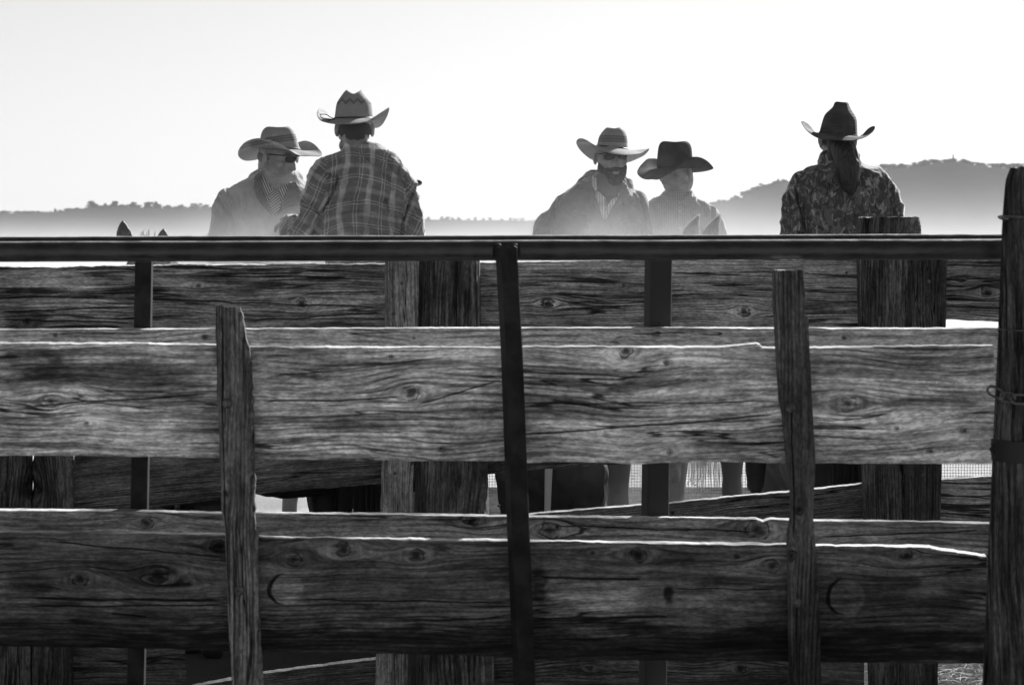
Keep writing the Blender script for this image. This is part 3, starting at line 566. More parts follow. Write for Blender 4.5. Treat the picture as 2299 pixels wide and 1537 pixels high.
def drape(name, poly, tree, Y, mat, parent, off=.008, th=.006, step=5.0, label=None, smooth=True):
    """cloth piece lying on a body: the outline is dropped on to the surface and given thickness"""
    pts = [Vector(p) for p in poly]; out = []
    for i, p in enumerate(pts):
        q = pts[(i + 1) % len(pts)]; n = max(1, int((q - p).length / step))
        out += [p.lerp(q, k / n) for k in range(n)]
    x0, x1 = min(p.x for p in out), max(p.x for p in out); y0, y1 = min(p.y for p in out), max(p.y for p in out)
    inner = []; yy = y0 + step / 2; row = 0
    while yy < y1:
        xx = x0 + step * (.5 if row % 2 else 0)
        while xx < x1: inner.append(Vector((xx, yy))); xx += step
        yy += step * .87; row += 1
    V, E, Fc, *_ = delaunay_2d_cdt(out + inner, [(i, (i + 1) % len(out)) for i in range(len(out))], [], 1, 1e-4)
    bm = bmesh.new(); vs = []; cam0 = Vector((0, 0, EYE)); last = Y
    hits = []
    for p in V:
        d = (at(p.x, p.y, Y) - cam0).normalized(); h = tree.ray_cast(cam0 + d * (Y - 1.5), d, 3.0)
        hits.append(h[0])
    good = [h.y for h in hits if h is not None]; my = sum(good) / len(good) if good else Y
    for p, h in zip(V, hits):
        d = (at(p.x, p.y, Y) - cam0).normalized()
        if h is None:
            q = at(p.x, p.y, my); nn = tree.find_nearest(q); h = at(p.x, p.y, nn[0].y if nn[0] else my)
        vs.append(bm.verts.new(h - d * off))
    for f in Fc:
        try: bm.faces.new([vs[i] for i in f])
        except ValueError: pass
    for v in [v for v in bm.verts if not v.link_faces]: bm.verts.remove(v)
    bmesh.ops.smooth_vert(bm, verts=bm.verts, factor=.5, use_axis_x=False, use_axis_y=True, use_axis_z=False)
    bm.normal_update()
    if sum((f.normal.y for f in bm.faces)) > 0: bmesh.ops.reverse_faces(bm, faces=bm.faces)
    o = obj(name, bm, mat, parent, smooth=smooth, label=label); s = o.modifiers.new('s', 'SOLIDIFY'); s.thickness = th; s.offset = 0
    return o

def spline(pts, n=4, closed=True):
    out = []; N = len(pts); P = [Vector(p) for p in pts]
    for i in range(N if closed else N - 1):
        a, b, c, d = P[(i - 1) % N], P[i], P[(i + 1) % N], P[(i + 2) % N]
        if not closed: a = P[max(i - 1, 0)]; d = P[min(i + 2, N - 1)]
        for k in range(n):
            t = k / n; out.append(.5 * ((2 * b) + (c - a) * t + (2 * a - 5 * b + 4 * c - d) * t * t + (3 * b - a - 3 * c + d) * t ** 3))
    if not closed: out.append(P[-1])
    return out

def straw_mat(name, base, vent=None, weave=420.0, hi=1.0, zig=None, translucent=.25):
    """woven straw; vent = (z centre, half height) of the open latticed band, local metres"""
    m = M(name, base, .7, .3); X, Y_, Z = m.co()
    wv = m.f('MULTIPLY', m.f('SINE', m.f('MULTIPLY', m.f('ADD', X, m.f('MULTIPLY', Y_, .7)), weave)), m.f('SINE', m.f('MULTIPLY', Z, weave * 1.2)))
    n_ = m.noise(m.v(X, Y_, Z), 30, 3)
    a = m.f('MULTIPLY', m.f('ADD', m.f('MULTIPLY', wv, .12), m.f('ADD', m.f('MULTIPLY', n_, .5), .75)), base)
    if vent:
        z0, hh, tilt = vent; zz = m.f('SUBTRACT', m.f('ADD', Z, m.f('MULTIPLY', X, tilt)), z0)
        band = m.ss(m.f('ABSOLUTE', zz), hh, hh * .85)
        ld = m.f('SINE', m.f('MULTIPLY', m.f('ADD', X, m.f('MULTIPLY', zz, .55)), 430.0)); l2 = m.f('SINE', m.f('MULTIPLY', m.f('SUBTRACT', X, m.f('MULTIPLY', zz, .55)), 430.0))
        hole = m.f('MULTIPLY', m.ss(m.f('MULTIPLY', ld, l2), -.25, .15), band); a = m.f('MULTIPLY', a, m.f('SUBTRACT', 1.0, m.f('MULTIPLY', hole, .72)))
        for s_ in (-1, 1):
            dots = m.f('MULTIPLY', m.ss(m.f('ABSOLUTE', m.f('SUBTRACT', zz, s_ * hh * 1.5)), .004, .002), m.ss(m.f('SINE', m.f('MULTIPLY', X, 420.0)), -.1, .4))
            a = m.f('MULTIPLY', a, m.f('ADD', 1.0, m.f('MULTIPLY', dots, .45)))
    if zig:
        z0, amp = zig
        tri = m.f('MULTIPLY', m.f('PINGPONG', m.f('ADD', X, 2.0), .0185), amp / .0185)
        for k in range(2):
            d = m.f('ABSOLUTE', m.f('SUBTRACT', m.f('SUBTRACT', Z, z0 + k * .007), tri))
            a = m.f('MULTIPLY', a, m.f('SUBTRACT', 1.0, m.f('MULTIPLY', m.ss(d, .0030, .0012), .85)))
    m.col(a); m.bump(wv, .0006, .6)
    if translucent:
        tr = m.n('ShaderNodeBsdfTranslucent'); mx = m.n('ShaderNodeMixShader'); mx.inputs[0].default_value = translucent
        tr.inputs[0].default_value = (base * 1.6,) * 3 + (1,); out = m.t.nodes['Material Output']
        m.t.links.new(m.b.outputs[0], mx.inputs[1]); m.t.links.new(tr.outputs[0], mx.inputs[2]); m.t.links.new(mx.outputs[0], out.inputs[0])
    return m.m

def hat(parent, Y, ox, oy, s, crown, crease, loop, mat, band=None, bulge=.5, depth=.098, top_c=.6, label=None, drop=0.0, bandmat=None, tails=None):
    """western hat. crown rings ((xl,yl),(xr,yr), depth factor) and brim edge (x,y,dy) are given in a crop whose origin is ox,oy at s crop pixels per photo pixel"""
    def P(x, y, dy=0.0): return at(ox + x / s, oy + y / s, Y + dy)
    N = 64; bm = bmesh.new(); rings = []; info = []
    for (l, r, df) in crown:
        a, b = P(*l), P(*r); c = (a + b) / 2; hx = (b - a) / 2; hd = depth * df; ring = []
        for k in range(N):
            t = 2 * math.pi * k / N; ct, st_ = math.cos(t), math.sin(t)
            q = 1 / ((abs(ct) ** 2.25 + abs(st_) ** 2.25) ** (1 / 2.25))
            ring.append(c + hx * ct * q + Vector((0, hd * st_ * q, 0)))
        rings.append(ring); info.append((c, hx, hd))
    # top: ridge ring lifted at the sides, bowl in the middle
    V = [[bm.verts.new(p) for p in r] for r in rings]
    nr = len(V)
    for k in range(N):
        t = 2 * math.pi * k / N
        V[-1][k].co.z += crease * (abs(math.cos(t)) ** 1.5 - .55); V[-2][k].co.z += crease * .35 * (abs(math.cos(t)) ** 1.5 - .5)
    c = info[-1][0]; prev = V[-1]
    for kk, dz in ((.72, -.25), (.42, -.9), (.15, -1.15)):
        cur = []
        for k in range(N):
            t = 2 * math.pi * k / N; p = c.lerp(rings[-1][k], kk); cur.append(bm.verts.new(p + Vector((0, 0, crease * ((abs(math.cos(t)) ** 1.5) * kk - .5 + dz * top_c)))))
        V.append(cur)
    for a, b in zip(V, V[1:]):
        for k in range(N): bm.faces.new((a[k], a[(k + 1) % N], b[(k + 1) % N], b[k]))
    bm.faces.new(V[-1])
    # brim
    c0, hx0, hd0 = info[0]; E = spline([P(x, y, dy) for x, y, dy in loop], 8)
    ang = []
    for e in E: ang.append(math.atan2((e.y - c0.y) / .1, (e.x - c0.x) / .1))
    # resample edge so that it pairs with the crown's base by angle
    def inner(t, grow=1.0):
        ct, st_ = math.cos(t), math.sin(t); q = 1 / ((abs(ct) ** 2.25 + abs(st_) ** 2.25) ** (1 / 2.25))
        return c0 + hx0 * ct * q * grow + Vector((0, hd0 * st_ * q * grow, 0))
    rows = []
    for e, t in zip(E, ang):
        i0 = inner(t); ctl = Vector((lerp(i0.x, e.x, .62), lerp(i0.y, e.y, .62), min(i0.z, e.z) if e.z > i0.z else lerp(i0.z, e.z, .15))); ctl.z -= drop
        ctl.z = lerp(lerp(i0.z, e.z, .5), ctl.z, bulge * 2 if bulge < .5 else 1)
        rows.append([(1 - q) ** 2 * i0 + 2 * q * (1 - q) * ctl + q * q * e for q in [k / 9 for k in range(10)]])
    RV = [[bm.verts.new(p) for p in r] for r in rows]; M_ = len(RV)
    for i in range(M_):
        a, b = RV[i], RV[(i + 1) % M_]
        for k in range(9): bm.faces.new((a[k], b[k], b[k + 1], a[k + 1]))
    bmesh.ops.recalc_face_normals(bm, faces=bm.faces)
    o = obj('hat', bm, mat, parent, smooth=True, label=label); sm = o.modifiers.new('t', 'SOLIDIFY'); sm.thickness = .0035; sm.offset = 0
    ss_ = o.modifiers.new('ss', 'SUBSURF'); ss_.levels = 1; ss_.render_levels = 1
    if band:
        bb = bmesh.new(); lo_, hi_ = band; q1 = []
        for k in range(N):
            t = 2 * math.pi * k / N; a = rings[0][k]; b = rings[1][k]
            d = (a - c0); d.z = 0; d = d.normalized() * .003
            q1.append((bb.verts.new(a.lerp(b, lo_) + d), bb.verts.new(a.lerp(b, hi_) + d)))
        for k in range(N): bb.faces.new((q1[k][0], q1[(k + 1) % N][0], q1[(k + 1) % N][1], q1[k][1]))
        ob = obj('hat_band', bb, bandmat, o, smooth=True); sm = ob.modifiers.new('t', 'SOLIDIFY'); sm.thickness = .003; sm.offset = 0
    if tails:
        bb = bmesh.new()
        for pts in tails: tube_bm(spline([P(*p) for p in pts], 5, False), .0022, 7, bb)
        obj('hat_cord', bb, bandmat, o, smooth=True)
    return o

def rotm(yaw, pitch=0.0, roll=0.0):
    return Matrix.Rotation(yaw, 3, 'Z') @ Matrix.Rotation(pitch, 3, 'X') @ Matrix.Rotation(roll, 3, 'Y')
def head_parts(bm, c, yaw, pitch=0.0, roll=0.0, k=1.0):
    """head facing -Y at yaw 0; c = centre between the ears"""
    R = rotm(yaw, pitch, roll); T = lambda x, y, z: Vector(c) + R @ (Vector((x, y, z)) * k)
    def B(p, r, extra=None): blob(bm, T(*p), tuple(q * k for q in r), R @ extra if extra else R)
    B((0, .006, .030), (.074, .086, .068)); B((0, -.02, .0), (.068, .082, .085)); B((0, -.045, -.045), (.056, .055, .062))
    B((0, -.068, -.092), (.027, .024, .020)); B((0, -.085, -.055), (.026, .018, .013)); B((0, -.086, -.071), (.021, .015, .008))   # chin, lips
    for s in (-1, 1):
        B((s * .045, -.062, -.018), (.024, .024, .022)); B((s * .050, -.02, -.068), (.018, .045, .024)); B((s * .030, -.088, .030), (.028, .013, .010))
        B((s * .031, -.082, .010), (.014, .010, .010))
        B((s * .079, .012, -.004), (.008, .019, .031), Matrix.Rotation(s * .35, 3, 'Z')); B((s * .076, .004, -.026), (.006, .010, .012))
    limb(bm, [(T(0, -.088, .022), .009 * k), (T(0, -.106, -.012), .0115 * k), (T(0, -.112, -.028), .0125 * k)], 10)
    for s in (-1, 1): blob(bm, T(s * .012, -.1, -.031), (.009 * k, .011 * k, .008 * k), R, 2)
    return T
def hand(bm, wrist, direction, palm, curl=.9, side=1):
    """palm with five unequal bent fingers and a thumb leaving the side of the palm"""
    d = Vector(direction).normalized(); n = Vector(palm).normalized(); n = (n - d * n.dot(d)).normalized(); s = d.cross(n) * side; w = Vector(wrist)
    blob(bm, w + d * .05, (.001, .001, .001), None, 1)
    R = Matrix((s, n, d)).transposed(); blob(bm, w + d * .048, (.040, .015, .050), R); limb(bm, [(w - d * .02, .026), (w + d * .01, .025)])
    for i, (o_, L) in enumerate(((-.030, .062), (-.010, .074), (.010, .078), (.029, .070))):
        p = w + d * .088 + s * o_; a = p + (d * math.cos(curl * .5) + n * math.sin(curl * .5)) * L * .45
        b = a + (d * math.cos(curl * 1.5) + n * math.sin(curl * 1.5)) * L * .33; e = b + (d * math.cos(curl * 2.3) + n * math.sin(curl * 2.3)) * L * .25
        limb(bm, [(p - d * .02, .0098), (p, .0095), (a, .0088), (b, .008), (e, .0068)], 8)
    p = w + d * .03 + s * .034; limb(bm, [(p, .013), (p + s * .022 + d * .024 + n * .01, .0108), (p + s * .024 + d * .05 + n * .024, .009)], 8)

def legs(bm_t, bm_b, hip, fwd, spread=.36, knee=.38, drop=.36):
    f = Vector(fwd).normalized(); s = Vector((-f.y, f.x, 0)); ank = []
    for k in (-1, 1):
        h = hip + s * k * .10; kn_ = hip + s * k * spread + f * knee * .8 - Vector((0, 0, drop)); an = kn_ - f * .12 + s * k * .02 - Vector((0, 0, .47))
        limb(bm_t, [(h, .115), (h.lerp(kn_, .5), .088), (kn_, .064), (kn_.lerp(an, .4), .062), (an, .05)])
        limb(bm_b, [(an + Vector((0, 0, .10)), .054), (an, .048), (an - Vector((0, 0, .05)), .042), (an - Vector((0, 0, .06)) + f * .13, .034), (an - Vector((0, 0, .075)) + f * .2, .026)])
        limb(bm_b, [(an - Vector((0, 0, .05)) - f * .03, .03), (an - Vector((0, 0, .09)) - f * .035, .026)])
    blob(bm_t, hip + Vector((0, 0, .03)), (.17, .14, .13))

skin = M('skin', .22, .6, .3); X, Y_, Z = skin.co(); skin.col(skin.ss(skin.noise(skin.v(X, Y_, Z), 22, 4), .3, .7, .22, .34)); skin.bump(skin.noise(skin.v(X, Y_, Z), 60, 4), .0015)
denim_dark = M('dark_denim', .05, .9, .1); X, Y_, Z = denim_dark.co(); denim_dark.col(denim_dark.ss(denim_dark.noise(denim_dark.v(X, Y_, Z), 12, 5), .3, .7, .035, .08)); denim_dark.bump(denim_dark.noise(denim_dark.v(X, Y_, Z), 14, 4), .02)
boot_m = M('boot_leather', .05, .5, .4); lens_m = M('sunglass_lens', .012, .15, .6); frame_m = M('sunglass_frame', .02, .4, .4)
beard_m = M('beard_hair', .035, .8, .3); X, Y_, Z = beard_m.co(); beard_m.col(beard_m.ss(beard_m.noise(beard_m.v(X, Y_, m_z := Z), 70, 5, .7), .3, .7, .02, .075)); beard_m.bump(beard_m.noise(beard_m.v(X, Y_, Z), 160, 4), .004)
hair_m = M('dark_hair', .02, .55, .4)
def fold_disp(amp, seed, ang=.5, f=9.0):
    def d(co, n):
        u = co.x * math.cos(ang) + co.z * math.sin(ang); v = -co.x * math.sin(ang) + co.z * math.cos(ang)
        a = nz(u * f * .35, v * f, co.y * f * .6 + seed); b = nz(u * f * .8 + 5, v * f * 2.1, co.y * f + seed)
        r = (1 - (abs(a) * 2.6) ** .7) * 1.0 + b * .5
        return co + n * amp * r
    return d
def cloth(name, lo, hi, weave=900.0, foldf=14, rough=.9):
    m = M(name, lo, rough, .1); X, Y_, Z = m.co(); n1 = m.noise(m.v(X, Y_, Z), 5, 4, .6); n2 = m.noise(m.v(X, Y_, Z), 140, 2)
    m.col(m.f('ADD', m.ss(n1, .3, .7, lo, hi), m.f('MULTIPLY', m.f('SUBTRACT', n2, .5), (hi + lo) * .25)))
    m.bump(m.f('ADD', m.noise(m.v(X, Y_, Z), foldf, 4, .55), m.f('MULTIPLY', n2, .06)), .03, 1.0); m.b.inputs['Sheen Weight'].default_value = 1.0; m.b.inputs['Sheen Roughness'].default_value = .35; return m

def person(name_label, Y, root_px, hip_px, facing, group='riders gathered behind the fences'):
    r = at(*root_px, Y); t = thing('person', name_label, 'person', (r.x, Y, EYE - (hip_px[1] - HY) * Y / F), group)
    return t
def glasses(parent, T, lens_w=.027):
    bm = bmesh.new()
    for s in (-1, 1):
        vs = []; 
        for k in range(16):
            a = 2 * math.pi * k / 16; q = (abs(math.cos(a)) ** 2.8 + abs(math.sin(a)) ** 2.8) ** (-1 / 2.8)
            x = s * .034 + lens_w * q * math.cos(a); z = .016 + .0175 * q * math.sin(a) - .10 * (abs(x) - .034)
            vs.append(bm.verts.new(T(x, -.112 + 5.5 * x * x, z)))
        bm.faces.new(vs if s > 0 else list(reversed(vs)))
    o = obj('sunglasses', bm, lens_m.m, parent, label='dark wraparound sunglasses'); sm = o.modifiers.new('t', 'SOLIDIFY'); sm.thickness = .003
    fb = bmesh.new(); tube_bm([T(-.012, -.113, .022), T(0, -.116, .024), T(.012, -.113, .022)], .0028, 8, fb)
    for s in (-1, 1):
        tube_bm([T(s * .008, -.113, .033), T(s * .034, -.107, .036), T(s * .062, -.092, .033)], .0025, 8, fb)
        tube_bm([T(s * .062, -.092, .030), T(s * .074, -.06, .026), T(s * .080, -.01, .020), T(s * .078, .02, .008)], .0026, 8, fb)
    obj('glasses_frame', fb, frame_m.m, o, smooth=True)

# ------------------------------------------------------------------ the riders
def c1(*l): return [(440 + x / 3.843, 160 + y / 3.843) for x, y in l]
def c2(*l): return [(1160 + x / 4.257, 240 + y / 4.257) for x, y in l]
def c3(*l): return [(1700 + x / 3.838, 180 + y / 3.838) for x, y in l]
def arm(bm, Y, pts): limb(bm, [(at(px, py, Y) + Vector((0, dy, 0)), r) for px, py, dy, r in pts])
def split_lr(name, me, cx, mat, parent):
    for sgn in (-1, 1):
        b = bmesh.new(); b.from_mesh(me); bmesh.ops.delete(b, geom=[v for v in b.verts if (v.co.x - cx) * sgn < 0], context='VERTS'); obj(name, b, mat, parent, smooth=True)
def lower(t, Y, px, fwd):
    bt, bb = bmesh.new(), bmesh.new(); hip = Vector((at(px, 0, Y).x, Y, 1.50)); legs(bt, bb, hip, fwd)
    obj('trousers', fuse(bt, .016, 4), denim_dark.m, t, smooth=True); bme = fuse(bb, .012, 3); split_lr('boot', bme, hip.x, boot_m.m, t)
def body(t, Y, rows, head, neck, wrists, palm_dir, fwd, arms):
    bm = bmesh.new(); (hx, hy, hdy, yaw, pitch, roll, k) = head; hc = at(hx, hy, Y) + Vector((0, hdy, 0))
    T = head_parts(bm, hc, yaw, pitch, roll, k)
    a = at(neck[0], neck[1], Y) + Vector((0, neck[2], 0)); limb(bm, [(T(0, .028, -.01), .060 * k), (T(0, .030, -.055), .054 * k), (T(0, .030, -.055).lerp(a, .5), .052 * k), (a, .060 * k)])
    rr = [(py, lerp((xl + xr) / 2, xl, .72), lerp((xl + xr) / 2, xr, .72), d * .72, dy) for py, xl, xr, d, dy in rows]; torso(bm, Y, rr)
    for w_, ar in zip(wrists, arms):
        limb(bm, [(at(px, py, Y) + Vector((0, dy, 0)), min(r * .62, .04)) for px, py, dy, r in ar]); hand(bm, w_, fwd + Vector((0, 0, -.2)), (0, 0, -1), 1.1, 1 if w_ is wrists[0] else -1)
    obj('body', fuse(bm, .0052, 3, .5), skin.m, t, smooth=True); return T, hc
def groover(base, grooves):
    segs = [(Vector(a), Vector(b), w_, d_) for pl_, w_, d_ in grooves for a, b in zip(pl_, pl_[1:])]
    def f(co, n):
        p = Vector((CX + co.x * F / co.y, HY - (co.z - EYE) * F / co.y)); tot = 0.0
        fw_ = max(0.0, min(1.0, (-n.y - .18) / .35))
        if fw_ > 0:
            for a, b, w_, d_ in segs:
                ab = b - a; t_ = max(0, min(1, (p - a).dot(ab) / ab.length_squared)); q = p - (a + ab * t_); r = q.length / w_
                if r < 3: tot = max(tot, d_ * (math.exp(-r * r) - .35 * math.exp(-(r - 1.7) ** 2 * 2)), key=abs)
        return base(co, n) - n * tot * fw_
    return f
def garment(name, t, Y, rows, arms, mat, amp=.009, seed=0, vox=.0085, extra=None, ang=.5, label=None, grooves=(), front=1, sleeve_mat=None):
    bm = bmesh.new(); torso(bm, Y, rows)
    for a in arms: blob(bm, at(a[0][0], a[0][1], Y) + Vector((0, .02, 0)), (a[0][3] * .8,) * 3)
    if extra: extra(bm)
    dfm = groover(fold_disp(amp * 1.5, seed, ang), grooves); me = fuse(bm, vox, 4, .5, dfm)
    g = obj(name, me, mat, t, smooth=True, label=label); allm = [v.co + wloc(t) for v in g.data.vertices], [tuple(p.vertices) for p in g.data.polygons]
    V_, F_ = allm
    for k, a in enumerate(arms):
        bm = bmesh.new(); arm(bm, Y, [(px, py, dy - .018 * front, r) for px, py, dy, r in a]); me = fuse(bm, .0075, 3, .5, groover(fold_disp(amp * 1.7, seed + 7 * k, ang + 1.1, 12.0), grooves))
        o = obj('sleeve', me, sleeve_mat or mat, g, smooth=True); n0 = len(V_)
        V_ = V_ + [v.co + wloc(t) for v in o.data.vertices]; F_ = F_ + [tuple(i + n0 for i in p.vertices) for p in o.data.polygons]
    tr = BVHTree.FromPolygons(V_, F_); return g, tr


straw1 = straw_mat('straw_brimmed_hat', .34, (EYE - (311.5 - HY) * 14.6 / F - 1.5 - .012, .017, -.15)); band_m = M('hat_band_leather', .015, .5, .4)
# rider 1: tan coat, striped shirt and tie, straw hat, looking to the right
Y = 14.6; t = person('man in pale coat, striped tie and straw hat, turned towards the plaid-shirted man', Y, (608, 0), (608, 580 + .2 * F / 14.6), 0)
rows = [(386, 592, 652, .07, .01), (396, 574, 668, .085, .01), (408, 556, 680, .1, .01), (424, 520, 696, .115, 0), (438, 504, 708, .125, 0), (460, 502, 712, .135, 0), (490, 504, 712, .14, 0), (535, 506, 714, .145, 0), (600, 512, 712, .15, 0), (670, 515, 705, .155, 0)]
arms = [[(514, 446, 0, .052), (506, 480, 0, .060), (499, 535, 0, .062), (500, 575, -.03, .062), (560, 605, -.30, .042)], [(702, 450, 0, .05), (712, 490, 0, .058), (716, 560, 0, .058), (660, 600, -.30, .042)]]
wr = [at(565, 607, Y) + Vector((0, -.33, 0)), at(655, 602, Y) + Vector((0, -.33, 0))]
T, hc = body(t, Y, rows, (619, 356, 0, math.radians(62), math.radians(12), 0, 1.06), (618, 415, .01), wr, 0, Vector((0, -1, 0)), arms)
coat = cloth('coat_canvas', .28, .44, foldf=11)
def ex(bm): limb(bm, [(at(575, 402, Y) + Vector((0, .03, 0)), .035), (at(596, 383, Y) + Vector((0, .055, 0)), .028), (at(640, 388, Y) + Vector((0, .06, 0)), .028), (at(665, 404, Y) + Vector((0, .02, 0)), .03)])
g, tr = garment('coat', t, Y, rows, arms, coat.m, .011, 3, extra=ex, grooves=[(c1((195, 1080), (250, 1180), (320, 1300), (370, 1430)), 3.5, .022), (c1((270, 1020), (310, 1100), (325, 1200)), 4, .014), (c1((420, 1060), (430, 1180), (420, 1260)), 4, .013), (c1((350, 1060), (372, 1160)), 4, .012), (c1((170, 1200), (230, 1290), (215, 1400)), 4, .014), (c1((560, 1230), (600, 1330), (590, 1430)), 5, .014), (c1((480, 1280), (500, 1420)), 5, .012)])
lin_m = cloth('coat_lining', .10, .15); sh = M('striped_shirt', .2, .9, .1); X, Y_, Z = sh.co()
q = sh.f('SINE', sh.f('MULTIPLY', sh.f('ADD', sh.f('ADD', X, sh.f('MULTIPLY', Z, .45)), 0.0), 520.0)); sh.col(sh.ss(q, .45, .8, .13, .6))
tie = M('diagonal_striped_tie', .2, .8, .2); X, Y_, Z = tie.co(); q = tie.f('SINE', tie.f('MULTIPLY', tie.f('SUBTRACT', Z, tie.f('MULTIPLY', X, .8)), 420.0)); tie.col(tie.ss(q, .4, .8, .10, .5))
drape('shirt', c1((575, 900), (640, 985), (680, 1020), (780, 975), (800, 1000), (775, 1080), (740, 1150), (690, 1240), (650, 1225), (600, 1110), (560, 980)), tr, Y, sh.m, t, .007, .004)
drape('shirt_collar', c1((568, 880), (600, 935), (660, 1010), (672, 1022), (610, 1085), (570, 1000)), tr, Y, sh.m, t, .014, .005)
drape('shirt_collar', c1((795, 965), (700, 1018), (715, 1040), (760, 1100), (790, 1020)), tr, Y, sh.m, t, .014, .005)
drape('tie', c1((650, 1025), (700, 1022), (712, 1055), (728, 1130), (715, 1210), (660, 1240), (640, 1150), (632, 1060)), tr, Y, tie.m, t, .021, .012, step=3)
drape('lapel', c1((578, 838), (535, 868), (505, 915), (498, 985), (520, 1085), (560, 1145), (655, 1250), (640, 1205), (590, 1080), (560, 980), (570, 890)), tr, Y, lin_m.m, t, .020, .008, label='dark turned-back coat collar')
drape('lapel', c1((800, 962), (865, 950), (885, 1010), (928, 1072), (890, 1140), (760, 1192), (700, 1240), (745, 1145), (785, 1040)), tr, Y, lin_m.m, t, .020, .008, label='dark turned-back coat collar')
glasses(t, T)
bb = bmesh.new(); rr9 = random.Random(3)
for (x, y, z, a, b, c) in ((0, -.080, -.098, .026, .022, .026), (0, -.098, -.050, .026, .010, .008), (-.03, -.075, -.08, .014, .018, .026), (.03, -.075, -.08, .014, .018, .026)): blob(bb, T(x, y, z), (a, b, c), rotm(math.radians(62), .2))
bmg = M('grey_goatee', .34, .8, .2)
me = fuse(bb, .004, 2, deform=lambda co, n: co + n * .006 * (nz(co.x * 120, co.y * 120, co.z * 60) + .3)); obj('beard', me, bmg.m, t, smooth=True, label='short white goatee')
bh = bmesh.new(); blob(bh, T(0, .022, .0), (.077, .078, .05), rotm(math.radians(62), .2)); obj('hair', fuse(bh, .006, 2), M('grey_hair', .16, .8, .2).m, t, smooth=True)
crown = [((440, 500), (1072, 540), 1.0), ((448, 455), (1062, 500), .99), ((455, 360), (1035, 420), .97), ((466, 285), (1008, 315), .95), ((500, 215), (972, 235), .9), ((560, 178), (940, 178), .8)]
loop = [(1400, 636, -.05), (1250, 634, -.09), (1060, 625, -.13), (900, 530, -.17), (750, 432, -.19), (600, 372, -.19), (450, 350, -.17), (310, 368, -.13), (190, 430, -.08), (108, 540, -.01), (110, 640, .04), (190, 700, .08), (300, 706, .12), (450, 672, .16), (700, 560, .2), (980, 440, .2), (1150, 388, .17), (1280, 430, .11), (1385, 530, .04), (1425, 600, -.01)]
hat(t, Y, 520, 260, 6.986, crown, .006, loop, straw1, depth=.083, label='pale straw hat with a latticed vent band and curled brim', drop=.012, band=(.05, .8), bandmat=M('straw_band', .2, .7, .2).m)
lower(t, Y, 608, (.35, -1, 0))

# rider 2: plaid shirt seen from behind, straw hat
Y = 13.4; t = person('man in plaid shirt seen from behind under a zigzag-stitched straw hat', Y, (815, 0), (815, 580 + .2 * F / 13.4), 0)
rows = [(326, 784, 840, .066, 0), (331, 774, 852, .078, 0), (338, 760, 868, .09, 0), (350, 738, 884, .105, 0), (364, 724, 898, .118, 0), (380, 716, 910, .128, 0), (398, 712, 918, .134, 0), (420, 712, 922, .138, 0), (450, 716, 920, .14, 0), (490, 724, 916, .14, 0), (540, 732, 912, .14, 0), (620, 745, 900, .145, 0), (676, 750, 895, .155, 0)]
arms = [[(734, 384, 0, .055), (726, 400, 0, .066), (711, 450, 0, .068), (694, 505, .02, .064), (690, 535, .05, .06), (655, 515, .10, .044), (652, 512, .12, .040), (640, 500, .32, .036)],
        [(896, 396, 0, .058), (908, 430, 0, .058), (916, 465, 0, .054), (922, 505, 0, .054), (926, 560, 0, .056), (880, 600, .28, .04)]]
wr = [at(636, 498, Y) + Vector((0, .35, 0)), at(872, 602, Y) + Vector((0, .32, 0))]
T, hc = body(t, Y, rows, (796, 290, .0, math.radians(186), math.radians(10), 0, 1.08), (806, 340, 0), wr, 0, Vector((-.2, 1, 0)), arms)
pl = M('plaid_cotton', .1, .9, .1); pl.b.inputs['Sheen Weight'].default_value = 1.0; pl.b.inputs['Sheen Roughness'].default_value = .35; X, Y_, Z = pl.co()
wq = pl.f('MULTIPLY', pl.f('SUBTRACT', pl.noise(pl.v(X, Y_, Z), 4.5, 3), .5), .09)
xx = pl.f('ADD', pl.f('ADD', X, wq), pl.f('MULTIPLY', Z, -.10)); zz = pl.f('ADD', pl.f('ADD', Z, wq), pl.f('MULTIPLY', X, .05)); zz = pl.f('ADD', zz, pl.f('MULTIPLY', pl.f('MULTIPLY', X, X), .9))
def lines(m, c, per, o, wd): return m.ss(m.f('ABSOLUTE', m.f('SUBTRACT', m.f('PINGPONG', m.f('ADD', c, o + 5), per / 2), per / 4)), wd, wd * .5)
PLX = (X, Y_, Z)
def plaid(m, xx, zz, P3):
    bx = lines(m, xx, .24, .00, .016); bz = lines(m, zz, .22, .04, .014); tx = lines(m, xx, .24, .045, .0028); tx2 = lines(m, xx, .24, .060, .0028); tz = lines(m, zz, .22, .085, .0026); tz2 = lines(m, zz, .22, .100, .0026)
    bx = m.f('MULTIPLY', bx, m.ss(m.noise(m.v(*P3), 7, 2), .35, .6, .35, 1.0)); bz = m.f('MULTIPLY', bz, m.ss(m.noise(m.v(P3[2], P3[0], P3[1]), 7, 2), .35, .6, .3, 1.0))
    al = m.f('ADD', .20, m.f('MULTIPLY', bx, .26)); al = m.f('ADD', al, m.f('MULTIPLY', bz, .16))
    for q in (tx, tx2, tz, tz2): al = m.f('ADD', al, m.f('MULTIPLY', q, .22))
    al = m.f('MULTIPLY', al, m.ss(m.noise(m.v(*P3), 260, 2), .2, .8, .75, 1.25)); al = m.f('MULTIPLY', al, m.ss(m.noise(m.v(*P3), 16, 4, .65), .3, .7, .8, 1.2)); m.col(al)
    m.b.inputs['Sheen Weight'].default_value = 1.0; m.b.inputs['Sheen Roughness'].default_value = .35; m.bump(m.noise(m.v(*P3), 12, 4, .6), .022, .8)
plaid(pl, xx, zz, (X, Y_, Z))
pls = M('plaid_sleeve_cotton', .1, .9, .1); X2, Y2, Z2 = pls.co(); wq2 = pls.f('MULTIPLY', pls.f('SUBTRACT', pls.noise(pls.v(X2, Y2, Z2), 5, 3), .5), .06)
